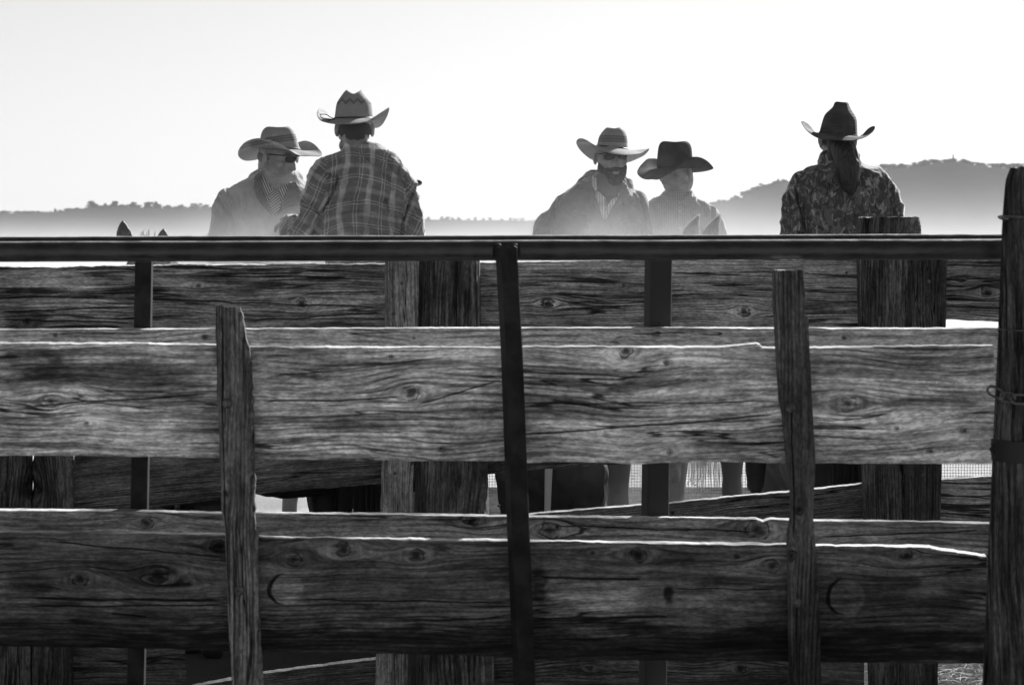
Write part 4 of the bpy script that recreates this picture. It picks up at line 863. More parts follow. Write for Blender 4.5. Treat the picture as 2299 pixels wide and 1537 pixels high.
plaid(pls, pls.f('ADD', wq2, pls.f('ADD', pls.f('MULTIPLY', X2, .86), pls.f('MULTIPLY', Z2, -.5))), pls.f('ADD', wq2, pls.f('ADD', pls.f('MULTIPLY', X2, .5), pls.f('MULTIPLY', Z2, .86))), (X2, Y2, Z2))

def ex(bm):
    limb(bm, [(at(773, 338, Y), .020), (at(790, 330, Y) + Vector((0, -.058, 0)), .024), (at(824, 329, Y) + Vector((0, -.058, 0)), .024), (at(848, 337, Y), .020)])
    limb(bm, [(at(660, 498, Y) + Vector((0, .06, 0)), .03), (at(644, 524, Y) + Vector((0, .06, 0)), .03)])
g, tr = garment('shirt', t, Y, rows, arms, pl.m, .011, 9, extra=ex, ang=-.9, sleeve_mat=pls.m, grooves=[(c1((1218, 915), (1180, 1010), (1130, 1130), (1075, 1250), (1000, 1430)), 5, .04), (c1((1030, 850), (1120, 865), (1218, 940)), 3, .012), (c1((1885, 1010), (1850, 1110), (1800, 1220), (1765, 1330), (1775, 1430)), 4.5, .036), (c1((1430, 700), (1540, 800), (1650, 900), (1690, 1010)), 6, .018), (c1((1670, 790), (1760, 900), (1815, 1010)), 5, .018), (c1((1640, 1130), (1700, 1270), (1720, 1420)), 6, .018), (c1((1170, 1160), (1290, 1120), (1420, 1140)), 5, .016), (c1((1240, 1250), (1420, 1230), (1560, 1260), (1680, 1330)), 6, .018), (c1((1290, 1370), (1450, 1350), (1600, 1420)), 5, .015), (c1((920, 1120), (1000, 1190), (1090, 1240)), 5, .018), (c1((860, 1210), (930, 1300), (1000, 1350)), 5, .018), (c1((1240, 760), (1330, 800), (1390, 900)), 6, .012), (c1((1880, 1160), (1910, 1250), (1900, 1350)), 4, .012)])
hr = bmesh.new(); blob(hr, T(0, .020, -.006), (.077, .078, .062), rotm(math.radians(186), .17)); blob(hr, T(0, .052, -.040), (.050, .040, .046), rotm(math.radians(186), .17)); obj('hair', fuse(hr, .006, 2), M('short_dark_hair', .085, .8, .2).m, t, smooth=True)
crown = [((520, 800), (1402, 790), 1.0), ((540, 735), (1395, 735), .99), ((558, 560), (1380, 560), .97), ((575, 430), (1366, 440), .94), ((640, 330), (1325, 350), .88), ((730, 230), (1235, 250), .78), ((800, 160), (1160, 165), .66)]
loop = [(800, 915, -.20), (1000, 905, -.20), (1150, 880, -.185), (1300, 835, -.155), (1480, 715, -.09), (1650, 600, -.03), (1780, 520, .03), (1762, 650, .07), (1690, 820, .12), (1590, 955, .17), (1440, 1000, .2), (1150, 930, .24), (850, 850, .24), (600, 770, .21), (500, 745, .17), (400, 650, .12), (290, 575, .07), (190, 545, .03), (138, 590, -.01), (118, 700, -.05), (190, 820, -.09), (320, 872, -.13), (480, 905, -.165), (640, 915, -.19)]
straw2 = straw_mat('straw_zigzag_hat', .36, zig=(EYE - (235.5 - HY) * 13.4 / F - 1.5, .019), weave=700)
hat(t, Y, 700, 190, 10.245, crown, .024, loop, straw2, band=(-.05, .5), bandmat=band_m.m, label='cream straw hat with zigzag stitching and black band', top_c=.45, drop=.004,
    tails=[[(530, 790, -.09), (420, 745, -.12), (330, 690, -.1), (190, 685, -.06)], [(530, 800, -.1), (430, 800, -.12), (300, 790, -.1), (210, 745, -.07), (200, 700, -.06)], [(430, 810, -.12), (370, 855, -.13), (340, 862, -.13)]])
lower(t, Y, 815, (-.1, 1, 0))

# rider 3: bearded man in a work jacket, facing the camera
Y = 14.6; t = person('bearded man in sunglasses, open jacket and vented straw hat, facing the camera', Y, (1340, 0), (1340, 580 + .2 * F / 14.6), 0)
rows = [(388, 1340, 1395, .07, 0), (398, 1326, 1400, .085, 0), (410, 1308, 1404, .1, 0), (424, 1282, 1418, .112, 0), (440, 1262, 1436, .122, 0), (460, 1250, 1446, .13, 0), (490, 1246, 1446, .138, 0), (535, 1244, 1444, .14, 0), (600, 1248, 1440, .145, 0), (667, 1252, 1430, .155, 0)]
arms = [[(1274, 457, 0, .050), (1254, 482, 0, .059), (1232, 510, 0, .062), (1224, 530, -.02, .060), (1226, 560, -.05, .058), (1300, 605, -.32, .042)],
        [(1424, 456, 0, .055), (1437, 490, 0, .056), (1443, 535, 0, .057), (1440, 575, -.03, .055), (1380, 605, -.32, .042)]]
wr = [at(1308, 607, Y) + Vector((0, -.34, 0)), at(1372, 607, Y) + Vector((0, -.34, 0))]
T, hc = body(t, Y, rows, (1370, 353, -.02, math.radians(14), math.radians(8), math.radians(-3), 1.03), (1366, 405, 0), wr, 0, Vector((0, -1, 0)), arms)
jk = cloth('jacket_duck', .13, .24, foldf=12)
def ex(bm):
    limb(bm, [(at(1312, 414, Y) + Vector((0, -.02, 0)), .030), (at(1330, 398, Y) + Vector((0, .04, 0)), .028), (at(1365, 394, Y) + Vector((0, .07, 0)), .028), (at(1396, 406, Y) + Vector((0, .03, 0)), .026), (at(1410, 422, Y) + Vector((0, -.02, 0)), .026)])
g, tr = garment('jacket', t, Y, rows, arms, jk.m, .011, 17, extra=ex, ang=.8, grooves=[(c2((385, 850), (352, 960), (350, 1090), (335, 1240)), 3.5, .028), (c2((1150, 830), (1200, 960), (1215, 1090), (1225, 1240)), 3.5, .028), (c2((170, 1190), (250, 1205), (330, 1200)), 4, .018), (c2((250, 1040), (290, 1120), (330, 1150)), 4, .016), (c2((430, 870), (480, 930), (560, 950)), 5, .012), (c2((700, 1100), (740, 1180), (745, 1240)), 4, .014), (c2((880, 1110), (870, 1240)), 3, .012), (c2((450, 1100), (520, 1180), (540, 1240)), 6, .014), (c2((1010, 1130), (1000, 1240)), 6, .014), (c2((1060, 900), (1120, 960)), 5, .012)])
shl = M('pale_plaid_shirt', .3, .9, .1); X, Y_, Z = shl.co(); q = shl.f('SINE', shl.f('MULTIPLY', X, 480.0)); q2 = shl.noise(shl.v(X, Y_, Z), 45, 3); shl.col(shl.f('MULTIPLY', shl.ss(q, .2, .8, .42, .72), shl.ss(q2, .3, .7, .75, 1.2))); shl.bump(shl.noise(shl.v(X, Y_, Z), 30, 3), .01)
skn = M('undershirt', .07, .9, .1).m
drape('undershirt', c2((790, 810), (860, 850), (960, 845), (1000, 780), (960, 900), (880, 920), (830, 880)), tr, Y, skn, t, .008, .004)
drape('shirt', c2((755, 800), (800, 820), (850, 870), (860, 1000), (830, 1085), (780, 990), (752, 880)), tr, Y, shl.m, t, .014, .005)
drape('shirt', c2((1005, 745), (990, 830), (935, 950), (885, 1040), (840, 1085), (865, 960), (900, 890), (960, 860)), tr, Y, shl.m, t, .014, .005)
drape('shirt_collar', c2((722, 655), (760, 680), (772, 790), (745, 802), (716, 735)), tr, Y, shl.m, t, .03, .006)
drape('collar', c2((730, 630), (680, 650), (625, 710), (602, 762), (640, 780), (700, 850), (745, 960), (825, 1085), (790, 960), (750, 850), (718, 760), (712, 690)), tr, Y, jk.m, t, .022, .008, label='turned-down jacket collar')
drape('collar', c2((1008, 700), (1055, 755), (1082, 835), (1010, 905), (940, 1010), (850, 1090), (900, 985), (960, 890), (1000, 800)), tr, Y, jk.m, t, .022, .008, label='turned-down jacket collar')
drape('pocket_flap', c2((478, 985), (590, 1000), (688, 958), (690, 1028), (600, 1036), (540, 1060), (478, 1072)), tr, Y, jk.m, t, .008, .006)
drape('pocket_flap', c2((985, 1055), (1110, 1082), (1185, 1080), (1190, 1140), (1090, 1108), (990, 1085)), tr, Y, jk.m, t, .008, .006)
glasses(t, T)
bb = bmesh.new(); R3 = rotm(math.radians(14), .14, -.05)
for (x, y, z, a, b, c) in ((0, -.072, -.105, .046, .036, .040), (0, -.050, -.085, .062, .045, .045), (-.052, -.030, -.060, .020, .045, .045), (.052, -.030, -.060, .020, .045, .045), (0, -.100, -.050, .034, .012, .011), (-.036, -.080, -.066, .020, .022, .026), (.036, -.080, -.066, .020, .022, .026)): blob(bb, T(x, y, z), (a, b, c), R3)
me = fuse(bb, .004, 3, deform=lambda co, n: co + n * .005 * (nz(co.x * 110, co.y * 110, co.z * 50) + .2)); obj('beard', me, beard_m.m, t, smooth=True, label='full dark beard')
hb_ = bmesh.new(); rb = random.Random(8)
for p in me_pts if False else [T(x, y, z) for x, y, z in [(rb.uniform(-.06, .06), rb.uniform(-.09, -.02), rb.uniform(-.135, -.06)) for _ in range(420)]]:
    d = (p - T(0, -.03, -.05)).normalized(); base = T(0, -.035, -.07) + Vector((d.x * .060, d.y * .055, d.z * .07)); tube_bm([base, base + d * .014 + Vector((0, 0, -.006)), base + d * .020 + Vector((0, 0, -.016))], .0007, 3, hb_, taper=[.0009, .0007, .0003])
obj('beard_strands', hb_, M('beard_strand', .10, .6, .3).m, t)
hh = bmesh.new(); blob(hh, T(0, .025, .005), (.077, .070, .055), R3); obj('hair', fuse(hh, .006, 2), beard_m.m, t, smooth=True)
straw3 = straw_mat('straw_vented_hat', .36, (EYE - (312 - HY) * 14.6 / F - 1.5, .017, .03))
crown = [((462, 462), (992, 520), 1.0), ((470, 430), (990, 480), .99), ((490, 335), (986, 345), .97), ((508, 268), (970, 240), .93), ((560, 205), (935, 170), .85), ((630, 135), (885, 128), .74)]
loop = [(800, 592, -.21), (680, 568, -.205), (570, 525, -.19), (450, 465, -.16), (330, 370, -.11), (220, 315, -.06), (140, 320, -.02), (103, 385, .03), (150, 490, .07), (260, 605, .12), (390, 690, .17), (560, 720, .2), (750, 735, .215), (985, 732, .2), (1150, 672, .15), (1290, 600, .09), (1368, 505, .03), (1352, 492, .0), (1290, 528, -.05), (1220, 574, -.10), (1100, 596, -.15), (960, 606, -.19)]
hat(t, Y, 1280, 270, 7.685, crown, .010, loop, straw3, band=(.0, .75), bandmat=band_m.m, label='light straw hat with diamond vents, brim swept up at the sides', drop=.0, tails=[[(985, 505, -.02), (1060, 560, -.06), (1110, 553, -.05), (1222, 515, -.03)]])
lower(t, Y, 1340, (0, -1, 0))

# rider 4: young man in dark felt hat and checked shirt
Y = 15.4; t = person('young man in dark felt hat and pale checked shirt, looking down to the left', Y, (1530, 0), (1530, 580 + .2 * F / 15.4), 0)
rows = [(430, 1494, 1548, .066, 0), (440, 1484, 1556, .08, 0), (448, 1468, 1572, .095, 0), (460, 1452, 1592, .108, 0), (476, 1444, 1604, .118, 0), (500, 1444, 1606, .124, 0), (535, 1446, 1606, .13, 0), (600, 1452, 1600, .135, 0), (658, 1455, 1595, .145, 0)]
arms = [[(1590, 482, 0, .048), (1603, 505, 0, .050), (1614, 535, 0, .05), (1620, 565, -.03, .05), (1560, 600, -.3, .036)], [(1456, 482, 0, .048), (1446, 520, 0, .05), (1442, 560, -.02, .05), (1500, 600, -.3, .036)]]
wr = [at(1554, 602, Y) + Vector((0, -.32, 0)), at(1506, 602, Y) + Vector((0, -.32, 0))]
T, hc = body(t, Y, rows, (1521, 386, 0, math.radians(-48), math.radians(16), 0, 1.05), (1524, 438, 0), wr, 0, Vector((0, -1, 0)), arms)
ck_ = M('fine_check_cotton', .3, .9, .1); ck_.b.inputs['Sheen Weight'].default_value = 1.0; ck_.b.inputs['Sheen Roughness'].default_value = .35; X, Y_, Z = ck_.co(); a = ck_.f('SINE', ck_.f('MULTIPLY', X, 520.0)); b = ck_.f('SINE', ck_.f('MULTIPLY', Z, 520.0))
ck_.col(ck_.f('MULTIPLY', ck_.f('MULTIPLY', ck_.ss(a, -.2, .8, .82, 1.12), ck_.ss(b, -.2, .8, .82, 1.12)), .34)); ck_.bump(ck_.noise(ck_.v(X, Y_, Z), 12, 4), .018, .8)
g, tr = garment('shirt', t, Y, rows, arms, ck_.m, .009, 27, ang=1.0, grooves=[(c2((1850, 935), (1860, 1040), (1890, 1150), (1900, 1240)), 3.5, .024), (c2((1730, 900), (1780, 960), (1800, 1040)), 4, .012), (c2((1330, 960), (1370, 1040), (1380, 1150)), 5, .012), (c2((1420, 1000), (1470, 1120)), 5, .010), (c2((1650, 1010), (1680, 1100)), 5, .010)])
drape('shirt_collar', c2((1395, 850), (1440, 862), (1555, 893), (1545, 950), (1503, 962), (1440, 905)), tr, Y, ck_.m, t, .018, .006)
drape('shirt_collar', c2((1562, 893), (1610, 870), (1672, 800), (1685, 862), (1660, 915), (1618, 968), (1578, 930)), tr, Y, ck_.m, t, .018, .006)
o_p = drape('placket', c2((1532, 895), (1583, 895), (1586, 1300), (1532, 1300)), tr, Y, ck_.m, t, .008, .004)
but = M('shirt_button', .6, .3, .5)
for bx_, by_ in c2((1557, 915), (1557, 997), (1560, 1158)):
    bb = bmesh.new(); d = (at(bx_, by_, Y) - Vector((0, 0, EYE))).normalized(); h = tr.ray_cast(Vector((0, 0, EYE)) + d * (Y - 1.5), d, 3)[0] or at(bx_, by_, Y - .1)
    bmesh.ops.create_cone(bb, cap_ends=True, segments=16, radius1=.0065, radius2=.0055, depth=.004, matrix=Matrix.Translation(h - d * .014) @ Matrix.Rotation(math.radians(90), 4, 'X')); obj('button', bb, but.m, t, smooth=True)
hh = bmesh.new(); R4 = rotm(math.radians(-48), .25); blob(hh, T(0, .032, .005), (.076, .066, .05), R4); obj('hair', fuse(hh, .006, 2), M('brown_hair', .07, .8, .2).m, t, smooth=True)
felt = M('dark_felt', .05, .95, .1); X, Y_, Z = felt.co(); felt.col(felt.ss(felt.noise(felt.v(X, Y_, Z), 16, 4), .3, .7, .035, .065)); felt.bump(felt.noise(felt.v(X, Y_, Z), 300, 2), .001)
crown = [((425, 600), (1035, 585), 1.02), ((428, 440), (1028, 400), 1.0), ((440, 330), (1022, 300), .98), ((448, 250), (1014, 235), .96), ((468, 180), (990, 178), .92), ((520, 140), (925, 140), .82)]
loop = [(150, 765, -.13), (240, 795, -.155), (340, 792, -.175), (430, 798, -.19), (540, 745, -.205), (680, 655, -.205), (820, 530, -.185), (930, 430, -.155), (1060, 396, -.12), (1180, 410, -.06), (1295, 472, 0), (1380, 560, .05), (1392, 605, .09), (1290, 640, .13), (1150, 662, .16), (1030, 660, .18), (820, 600, .2), (600, 520, .18), (430, 435, .15), (330, 425, .11), (255, 435, .07), (180, 500, .02), (100, 600, -.04), (82, 690, -.09)]
hat(t, Y, 1420, 300, 7.685, crown, .008, loop, felt.m, label='dark felt hat with a broad rolled brim', drop=.02, top_c=.5)
lower(t, Y, 1530, (.1, -1, 0))

# rider 5: long ponytail, camouflage shirt, seen from behind
Y = 13.4; t = person('rider with long ponytail in a camouflage shirt and dark hat, seen from behind', Y, (1885, 0), (1885, 580 + .2 * F / 13.4), 0)
rows = [(352, 1856, 1914, .062, 0), (364, 1846, 1926, .078, 0), (373, 1832, 1948, .09, 0), (381, 1808, 1974, .104, 0), (392, 1792, 1986, .115, 0), (408, 1785, 1990, .125, 0), (430, 1783, 1992, .132, 0), (470, 1784, 1990, .138, 0), (535, 1788, 1984, .14, 0), (610, 1798, 1972, .145, 0), (676, 1800, 1970, .155, 0)]
arms = [[(1800, 404, 0, .050), (1790, 440, 0, .056), (1785, 480, 0, .056), (1780, 530, 0, .056), (1782, 570, .03, .054), (1840, 605, .3, .038)],
        [(1972, 402, 0, .050), (1988, 440, 0, .055), (2000, 475, 0, .055), (2011, 515, 0, .055), (2014, 560, .02, .054), (1940, 605, .3, .038)]]
wr = [at(1846, 607, Y) + Vector((0, .33, 0)), at(1934, 607, Y) + Vector((0, .33, 0))]
T, hc = body(t, Y, rows, (1880, 313, 0, math.radians(186), math.radians(6), 0, 1.06), (1884, 368, 0), wr, 0, Vector((0, 1, 0)), arms)
cm = M('camouflage_cotton', .1, .9, .1); cm.b.inputs['Sheen Weight'].default_value = 1.0; cm.b.inputs['Sheen Roughness'].default_value = .35; X, Y_, Z = cm.co()
n1 = cm.noise(cm.v(X, cm.f('MULTIPLY', Y_, 1.0), cm.f('MULTIPLY', Z, .8)), 24, 5, .65, 1.0); n2 = cm.noise(cm.v(cm.f('ADD', X, 9.0), Y_, cm.f('MULTIPLY', Z, .5)), 34, 5, .65, 1.2); n3 = cm.noise(cm.v(cm.f('ADD', X, 4.0), Y_, cm.f('MULTIPLY', Z, .25)), 42, 3, .6, .8)
al = cm.ss(n1, .47, .58, .07, .16); al = cm.f('ADD', al, cm.ss(n2, .54, .63, 0.0, .25)); al = cm.f('SUBTRACT', al, cm.ss(n3, .58, .64, 0.0, .05)); al = cm.f('MAXIMUM', al, .03); cm.col(al); cm.bump(cm.noise(cm.v(X, Y_, Z), 12, 4, .6), .02, .8)
def ex(bm):
    limb(bm, [(at(1843, 362, Y) + Vector((0, 0, 0)), .020), (at(1850, 350, Y) + Vector((0, -.03, 0)), .028), (at(1880, 354, Y) + Vector((0, -.06, 0)), .026), (at(1915, 360, Y) + Vector((0, -.04, 0)), .022), (at(1924, 366, Y), .020)])
    blob(bm, at(1851, 357, Y) + Vector((0, -.02, 0)), (.034, .04, .034))
g, tr = garment('shirt', t, Y, rows, arms, cm.m, .010, 33, extra=ex, ang=-.7, grooves=[(c3((340, 940), (370, 1060), (395, 1180), (400, 1300)), 4, .03), (c3((1150, 880), (1140, 1000), (1165, 1120), (1180, 1200)), 4, .03), (c3((800, 1050), (772, 1150), (800, 1300)), 5, .016), (c3((560, 900), (600, 1000), (580, 1120)), 6, .014), (c3((1000, 850), (1060, 960)), 6, .014), (c3((400, 1160), (480, 1220), (560, 1280)), 5, .015), (c3((840, 1200), (960, 1160), (1100, 1170)), 5, .012), (c3((250, 1120), (310, 1200), (300, 1300)), 4, .014)])
hair_m = M('long_dark_hair', .02, .5, .4); X, Y_, Z = hair_m.co(); hn2 = hair_m.noise(hair_m.v(hair_m.f('MULTIPLY', X, 300), hair_m.f('MULTIPLY', Y_, 120), hair_m.f('MULTIPLY', Z, 9)), 1, 3); hair_m.col(hair_m.ss(hn2, .3, .7, .015, .06)); hair_m.bump(hn2, .004)
hb2 = bmesh.new(); R5 = rotm(math.radians(186), .1); blob(hb2, T(0, .022, .0), (.077, .076, .06), R5); blob(hb2, T(0, .055, -.035), (.066, .045, .05), R5)
limb(hb2, [(at(1888, 335, Y) + Vector((0, -.09, 0)), .058), (at(1893, 356, Y) + Vector((0, -.125, 0)), .062), (at(1897, 380, Y) + Vector((0, -.15, 0)), .062), (at(1898, 402, Y) + Vector((0, -.155, 0)), .050), (at(1900, 420, Y) + Vector((0, -.155, 0)), .034), (at(1903, 436, Y) + Vector((0, -.15, 0)), .014)])
obj('hair', fuse(hb2, .005, 4, deform=lambda co, n: co + n * .004 * nz(co.x * 90, co.y * 50, co.z * 6)), hair_m.m, t, smooth=True, label='dark hair gathered in a long ponytail')
sb = bmesh.new(); rs = random.Random(2)
for k in range(150):
    a0 = rs.uniform(-1, 1); x0 = 1893 + a0 * 26; z0 = rs.uniform(345, 395); x1 = x0 + rs.uniform(-12, 12); L_ = rs.uniform(30, 62)
    tube_bm([at(x0, z0, Y) + Vector((0, -.18 + .05 * a0 * a0, 0)), at((x0 + x1) / 2 + rs.uniform(-4, 4), z0 + L_ * .5, Y) + Vector((0, -.175, 0)), at(lerp(x1, 1900, .45), z0 + L_, Y) + Vector((0, -.16, 0))], .0006, 3, sb)
for k in range(16):
    q = k / 15; tube_bm(spline([at(1905, 341, Y) + Vector((0, -.05, 0)), at(1914 + 12 * q, 342 + 4 * q, Y) + Vector((0, -.04, 0)), at(1919 + 9 * q, 354, Y) + Vector((0, -.03, 0)), at(1918 + 3 * q, 366, Y) + Vector((0, -.04, 0))], 4, False), .0007 + (.0012 if k == 15 else 0), 4, sb)
obj('loose_strands', sb, M('hair_strand', .06, .5, .4).m, t)
dk = M('dark_palm_hat', .09, .8, .2); X, Y_, Z = dk.co(); q = dk.f('SINE', dk.f('MULTIPLY', Z, 900.0)); dk.col(dk.f('ADD', dk.ss(dk.noise(dk.v(X, Y_, Z), 14, 3), .3, .7, .065, .11), dk.f('MULTIPLY', q, .012))); dk.bump(q, .0012)
crown = [((462, 690), (1110, 765), 1.0), ((470, 655), (1106, 735), .99), ((505, 520), (1101, 610), .97), ((535, 420), (1098, 500), .94), ((562, 355), (1090, 425), .90), ((640, 285), (1035, 335), .74), ((703, 235), (982, 258), .58), ((716, 180), (962, 190), .50), ((735, 150), (940, 158), .46)]
loop = [(880, 820, -.20), (1010, 818, -.195), (1140, 795, -.17), (1270, 745, -.12), (1375, 665, -.06), (1420, 595, -.01), (1408, 560, .03), (1350, 572, .07), (1280, 625, .11), (1215, 715, .15), (1100, 745, .19), (900, 735, .22), (600, 690, .2), (420, 690, .17), (350, 630, .13), (285, 545, .09), (215, 490, .05), (165, 472, .01), (143, 495, -.03), (205, 600, -.08), (300, 695, -.12), (420, 766, -.155), (560, 790, -.18), (720, 808, -.195)]
hat(t, Y, 1780, 210, 7.685, crown, .003, loop, dk.m, band=(.0, .9), bandmat=dk.m, label='dark tall-crowned palm hat with sides curled up', drop=.0, top_c=.4)
lower(t, Y, 1885, (0, 1, 0))

# rider 6: hidden behind rider 2 but for one brim tip
Y = 16.8; t = person('rider hidden behind the plaid-shirted man, only a dark hat brim tip showing', Y, (865, 0), (865, 580 + .2 * F / 16.8), 0)
rows = [(452, 842, 888, .066, 0), (462, 826, 904, .085, 0), (475, 812, 918, .1, 0), (500, 808, 922, .12, 0), (560, 812, 918, .13, 0), (655, 815, 912, .14, 0)]
arms = [[(822, 485, 0, .048), (816, 560, 0, .05), (840, 600, -.3, .036)], [(908, 485, 0, .048), (914, 560, 0, .05), (880, 600, -.3, .036)]]
wr = [at(842, 602, Y) + Vector((0, -.3, 0)), at(878, 602, Y) + Vector((0, -.3, 0))]
T, hc = body(t, Y, rows, (864, 425, 0, .3, .1, 0, 1.0), (865, 455, 0), wr, 0, Vector((0, -1, 0)), arms)
garment('jacket', t, Y, rows, arms, denim_dark.m, .008, 44)
fx = 4.0
crown = [((120, 260), (400, 260), 1.0), ((122, 240), (398, 240), .99), ((130, 170), (390, 170), .95), ((150, 120), (370, 120), .85)]
loop = [(260, 275, -.21), (380, 262, -.17), (500, 250, -.09), (545, 240, -.04), (556, 218, .02), (535, 198, .06), (500, 198, .09), (420, 225, .16), (260, 235, .2), (100, 225, .16), (0, 203, .07), (-32, 208, .03), (-28, 226, -.02), (20, 248, -.09), (140, 262, -.17)]
hat(t, Y, 809, 355, fx, crown, .008, loop, felt.m, label='dark felt hat')
lower(t, Y, 865, (0, -1, 0))

# ------------------------------------------------------------------ horses
def coat_mat(name, lo, hi):
    m = M(name, lo, .55, .35); X, Y_, Z = m.co(); m.col(m.ss(m.noise(m.v(X, Y_, Z), 3, 5, .6), .3, .7, lo, hi)); m.bump(m.noise(m.v(X, Y_, Z), 120, 3), .002); return m.m
def horse(label, px, Y, yaw, neck, coat, mane_mat, group='saddled horses standing behind the far fence', scale=1.0, ear_tilt=.0, splay=.0, tail=True, forelock=True, lean=0.0, earp=2.2, earoff=.062, eard=(0, 0), earw=1.0, rimmed=False):
    """local frame: +x forward. (px, Y) = where the rider sits; yaw = heading; neck = (dx, dz) of the poll from the withers"""
    base = Vector((at(px, 0, Y).x, Y, 0)); R = Matrix.Rotation(yaw, 3, 'Z'); W = lambda x, y, z: base + R @ (Vector((x, y, z)) * scale)
    t = thing('horse', label, 'horse', base, group); bm = bmesh.new(); rims = []
    for (x, z, rx, ry, rz) in ((-.62, 1.20, .34, .27, .29), (-.35, 1.17, .40, .29, .30), (0, 1.14, .42, .29, .32), (.32, 1.16, .36, .26, .34), (.52, 1.18, .24, .22, .32), (-.72, 1.08, .26, .22, .28), (.36, 1.36, .22, .08, .12)): blob(bm, W(x, 0, z), (rx * scale, ry * scale, rz * scale), R, 4)
    wx, wz = .50, 1.28; pxx, pz = neck
    limb(bm, [(W(wx, 0, wz - .06), .22 * scale), (W(lerp(wx, pxx, .4), 0, lerp(wz, pz - .1, .42)), .155 * scale), (W(lerp(wx, pxx, .8), 0, lerp(wz, pz - .1, .85)), .105 * scale), (W(pxx, 0, pz - .10), .095 * scale)], 18)
    dn = Vector((.52, 0, -.85)).normalized() if pz > 1.4 else Vector((.35, 0, -.94)).normalized()
    hd = [(.0, .095), (.14, .105), (.30, .085), (.44, .062), (.52, .060), (.57, .048)]
    limb(bm, [(W(pxx + dn.x * d, 0, pz - .07 + dn.z * d), r * scale) for d, r in hd], 18)
    for s in (-1, 1):
        blob(bm, W(pxx + dn.x * .16 + .01, s * .085, pz - .07 + dn.z * .16), (.03 * scale,) * 3); blob(bm, W(pxx + dn.x * .53 + .03, s * .035, pz - .07 + dn.z * .53), (.022 * scale,) * 3)
        # ears: cupped, pointed
        e0 = W(pxx - .01, s * earoff, pz - .005 + eard[s > 0]); tip = W(pxx + .02 + ear_tilt, s * (earoff + .013 + splay), pz + .165 + eard[s > 0]) + Vector((lean, 0, 0)); R_e = []; side = (R @ Vector((0, 1, 0))); fw = R @ Vector((1, 0, 0)); rings = []
        for k in range(9):
            q = k / 8; c = e0.lerp(tip, q) + fw * .02 * math.sin(q * 3.1) - Vector((lean * .8 * math.sin(q * 3.1), 0, 0)); wd = (.020 + .020 * math.sin(min(1, q * 1.3) * 2.0)) * (1 - q ** earp) * earw + .0012; dp = .017 * (1 - q) + .007
            rings.append([bm.verts.new(c + side * wd * math.cos(a * math.pi / 7) + fw * (dp * math.sin(a * math.pi / 7) - .012 * (math.cos(a * math.pi / 7) ** 2))) for a in range(14)])
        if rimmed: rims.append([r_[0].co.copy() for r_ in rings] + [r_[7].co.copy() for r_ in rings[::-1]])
        for a_, b_ in zip(rings, rings[1:]):
            for k in range(14): bm.faces.new((a_[k], a_[(k + 1) % 14], b_[(k + 1) % 14], b_[k]))
        bm.faces.new(list(reversed(rings[0]))); bm.faces.new(rings[-1])
        limb(bm, [(W(.48, s * .13, 1.12), .13 * scale), (W(.50, s * .15, .86), .085 * scale), (W(.49, s * .15, .55), .052 * scale), (W(.49, s * .15, .48), .056 * scale), (W(.48, s * .15, .40), .038 * scale), (W(.48, s * .15, .18), .035 * scale), (W(.49, s * .15, .13), .043 * scale), (W(.54, s * .15, .05), .045 * scale), (W(.55, s * .15, .035), .058 * scale)], 12)
        limb(bm, [(W(-.66, s * .14, 1.12), .20 * scale), (W(-.58, s * .16, .88), .13 * scale), (W(-.76, s * .15, .58), .062 * scale), (W(-.80, s * .15, .50), .055 * scale), (W(-.77, s * .15, .40), .042 * scale), (W(-.75, s * .15, .18), .038 * scale), (W(-.74, s * .15, .13), .045 * scale), (W(-.69, s * .15, .05), .046 * scale), (W(-.68, s * .15, .035), .058 * scale)], 12)
    b = obj('body', fuse(bm, .0078 if forelock and neck[1] > 1.7 else .0125, 3, .5), coat, t, smooth=True)
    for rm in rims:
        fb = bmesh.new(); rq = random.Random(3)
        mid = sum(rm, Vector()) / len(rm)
        tube_bm(rm, .0065, 6, fb)  # pale tube and hairs added along the ear edge as its sunlit rim
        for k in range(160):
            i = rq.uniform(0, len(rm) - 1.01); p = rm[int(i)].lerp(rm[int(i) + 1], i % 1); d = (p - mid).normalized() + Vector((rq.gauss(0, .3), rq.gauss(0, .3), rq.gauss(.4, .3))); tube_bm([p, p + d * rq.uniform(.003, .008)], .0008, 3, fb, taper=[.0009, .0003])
        obj('ear_rim_light', fb, rim_light_m, t)
    rr_ = random.Random(int(px * 7)); hm_ = bmesh.new()
    if tail:
        for k in range(260):
            a = rr_.uniform(0, 6.28); q = rr_.random() ** .5; c, s_ = math.cos(a) * q, math.sin(a) * q; e = rr_.uniform(.35, .62)
            tube_bm([W(-.93, s_ * .02, 1.26 + c * .02), W(-1.03 - .03 * c, s_ * .05, 1.10), W(-1.05 - .06 * c, s_ * .085, .85), W(-1.03 - .07 * c + rr_.uniform(-.02, .02), s_ * .10 + rr_.uniform(-.02, .02), e)], .003, 3, hm_, taper=[.004, .004, .003, .0008])
        obj('tail', hm_, mane_mat, t)
    hm_ = bmesh.new()
    for k in range(240):
        q = rr_.random(); x, z = lerp(wx, pxx, q) - .03, lerp(wz + .12, pz + .0, q) + .02; s_ = rr_.uniform(-1, 1)
        L_ = rr_.uniform(.06, .2); sd_ = 1 if rr_.random() < .8 else -1
        tube_bm([W(x - .03, 0, z - .01), W(x - .04, sd_ * .05, z + .02), W(x - .03 + rr_.uniform(-.02, .02), sd_ * (.09 + .05 * q), z - L_)], .0022, 3, hm_, taper=[.0026, .0022, .0006])
    obj('mane', hm_, mane_mat, t)
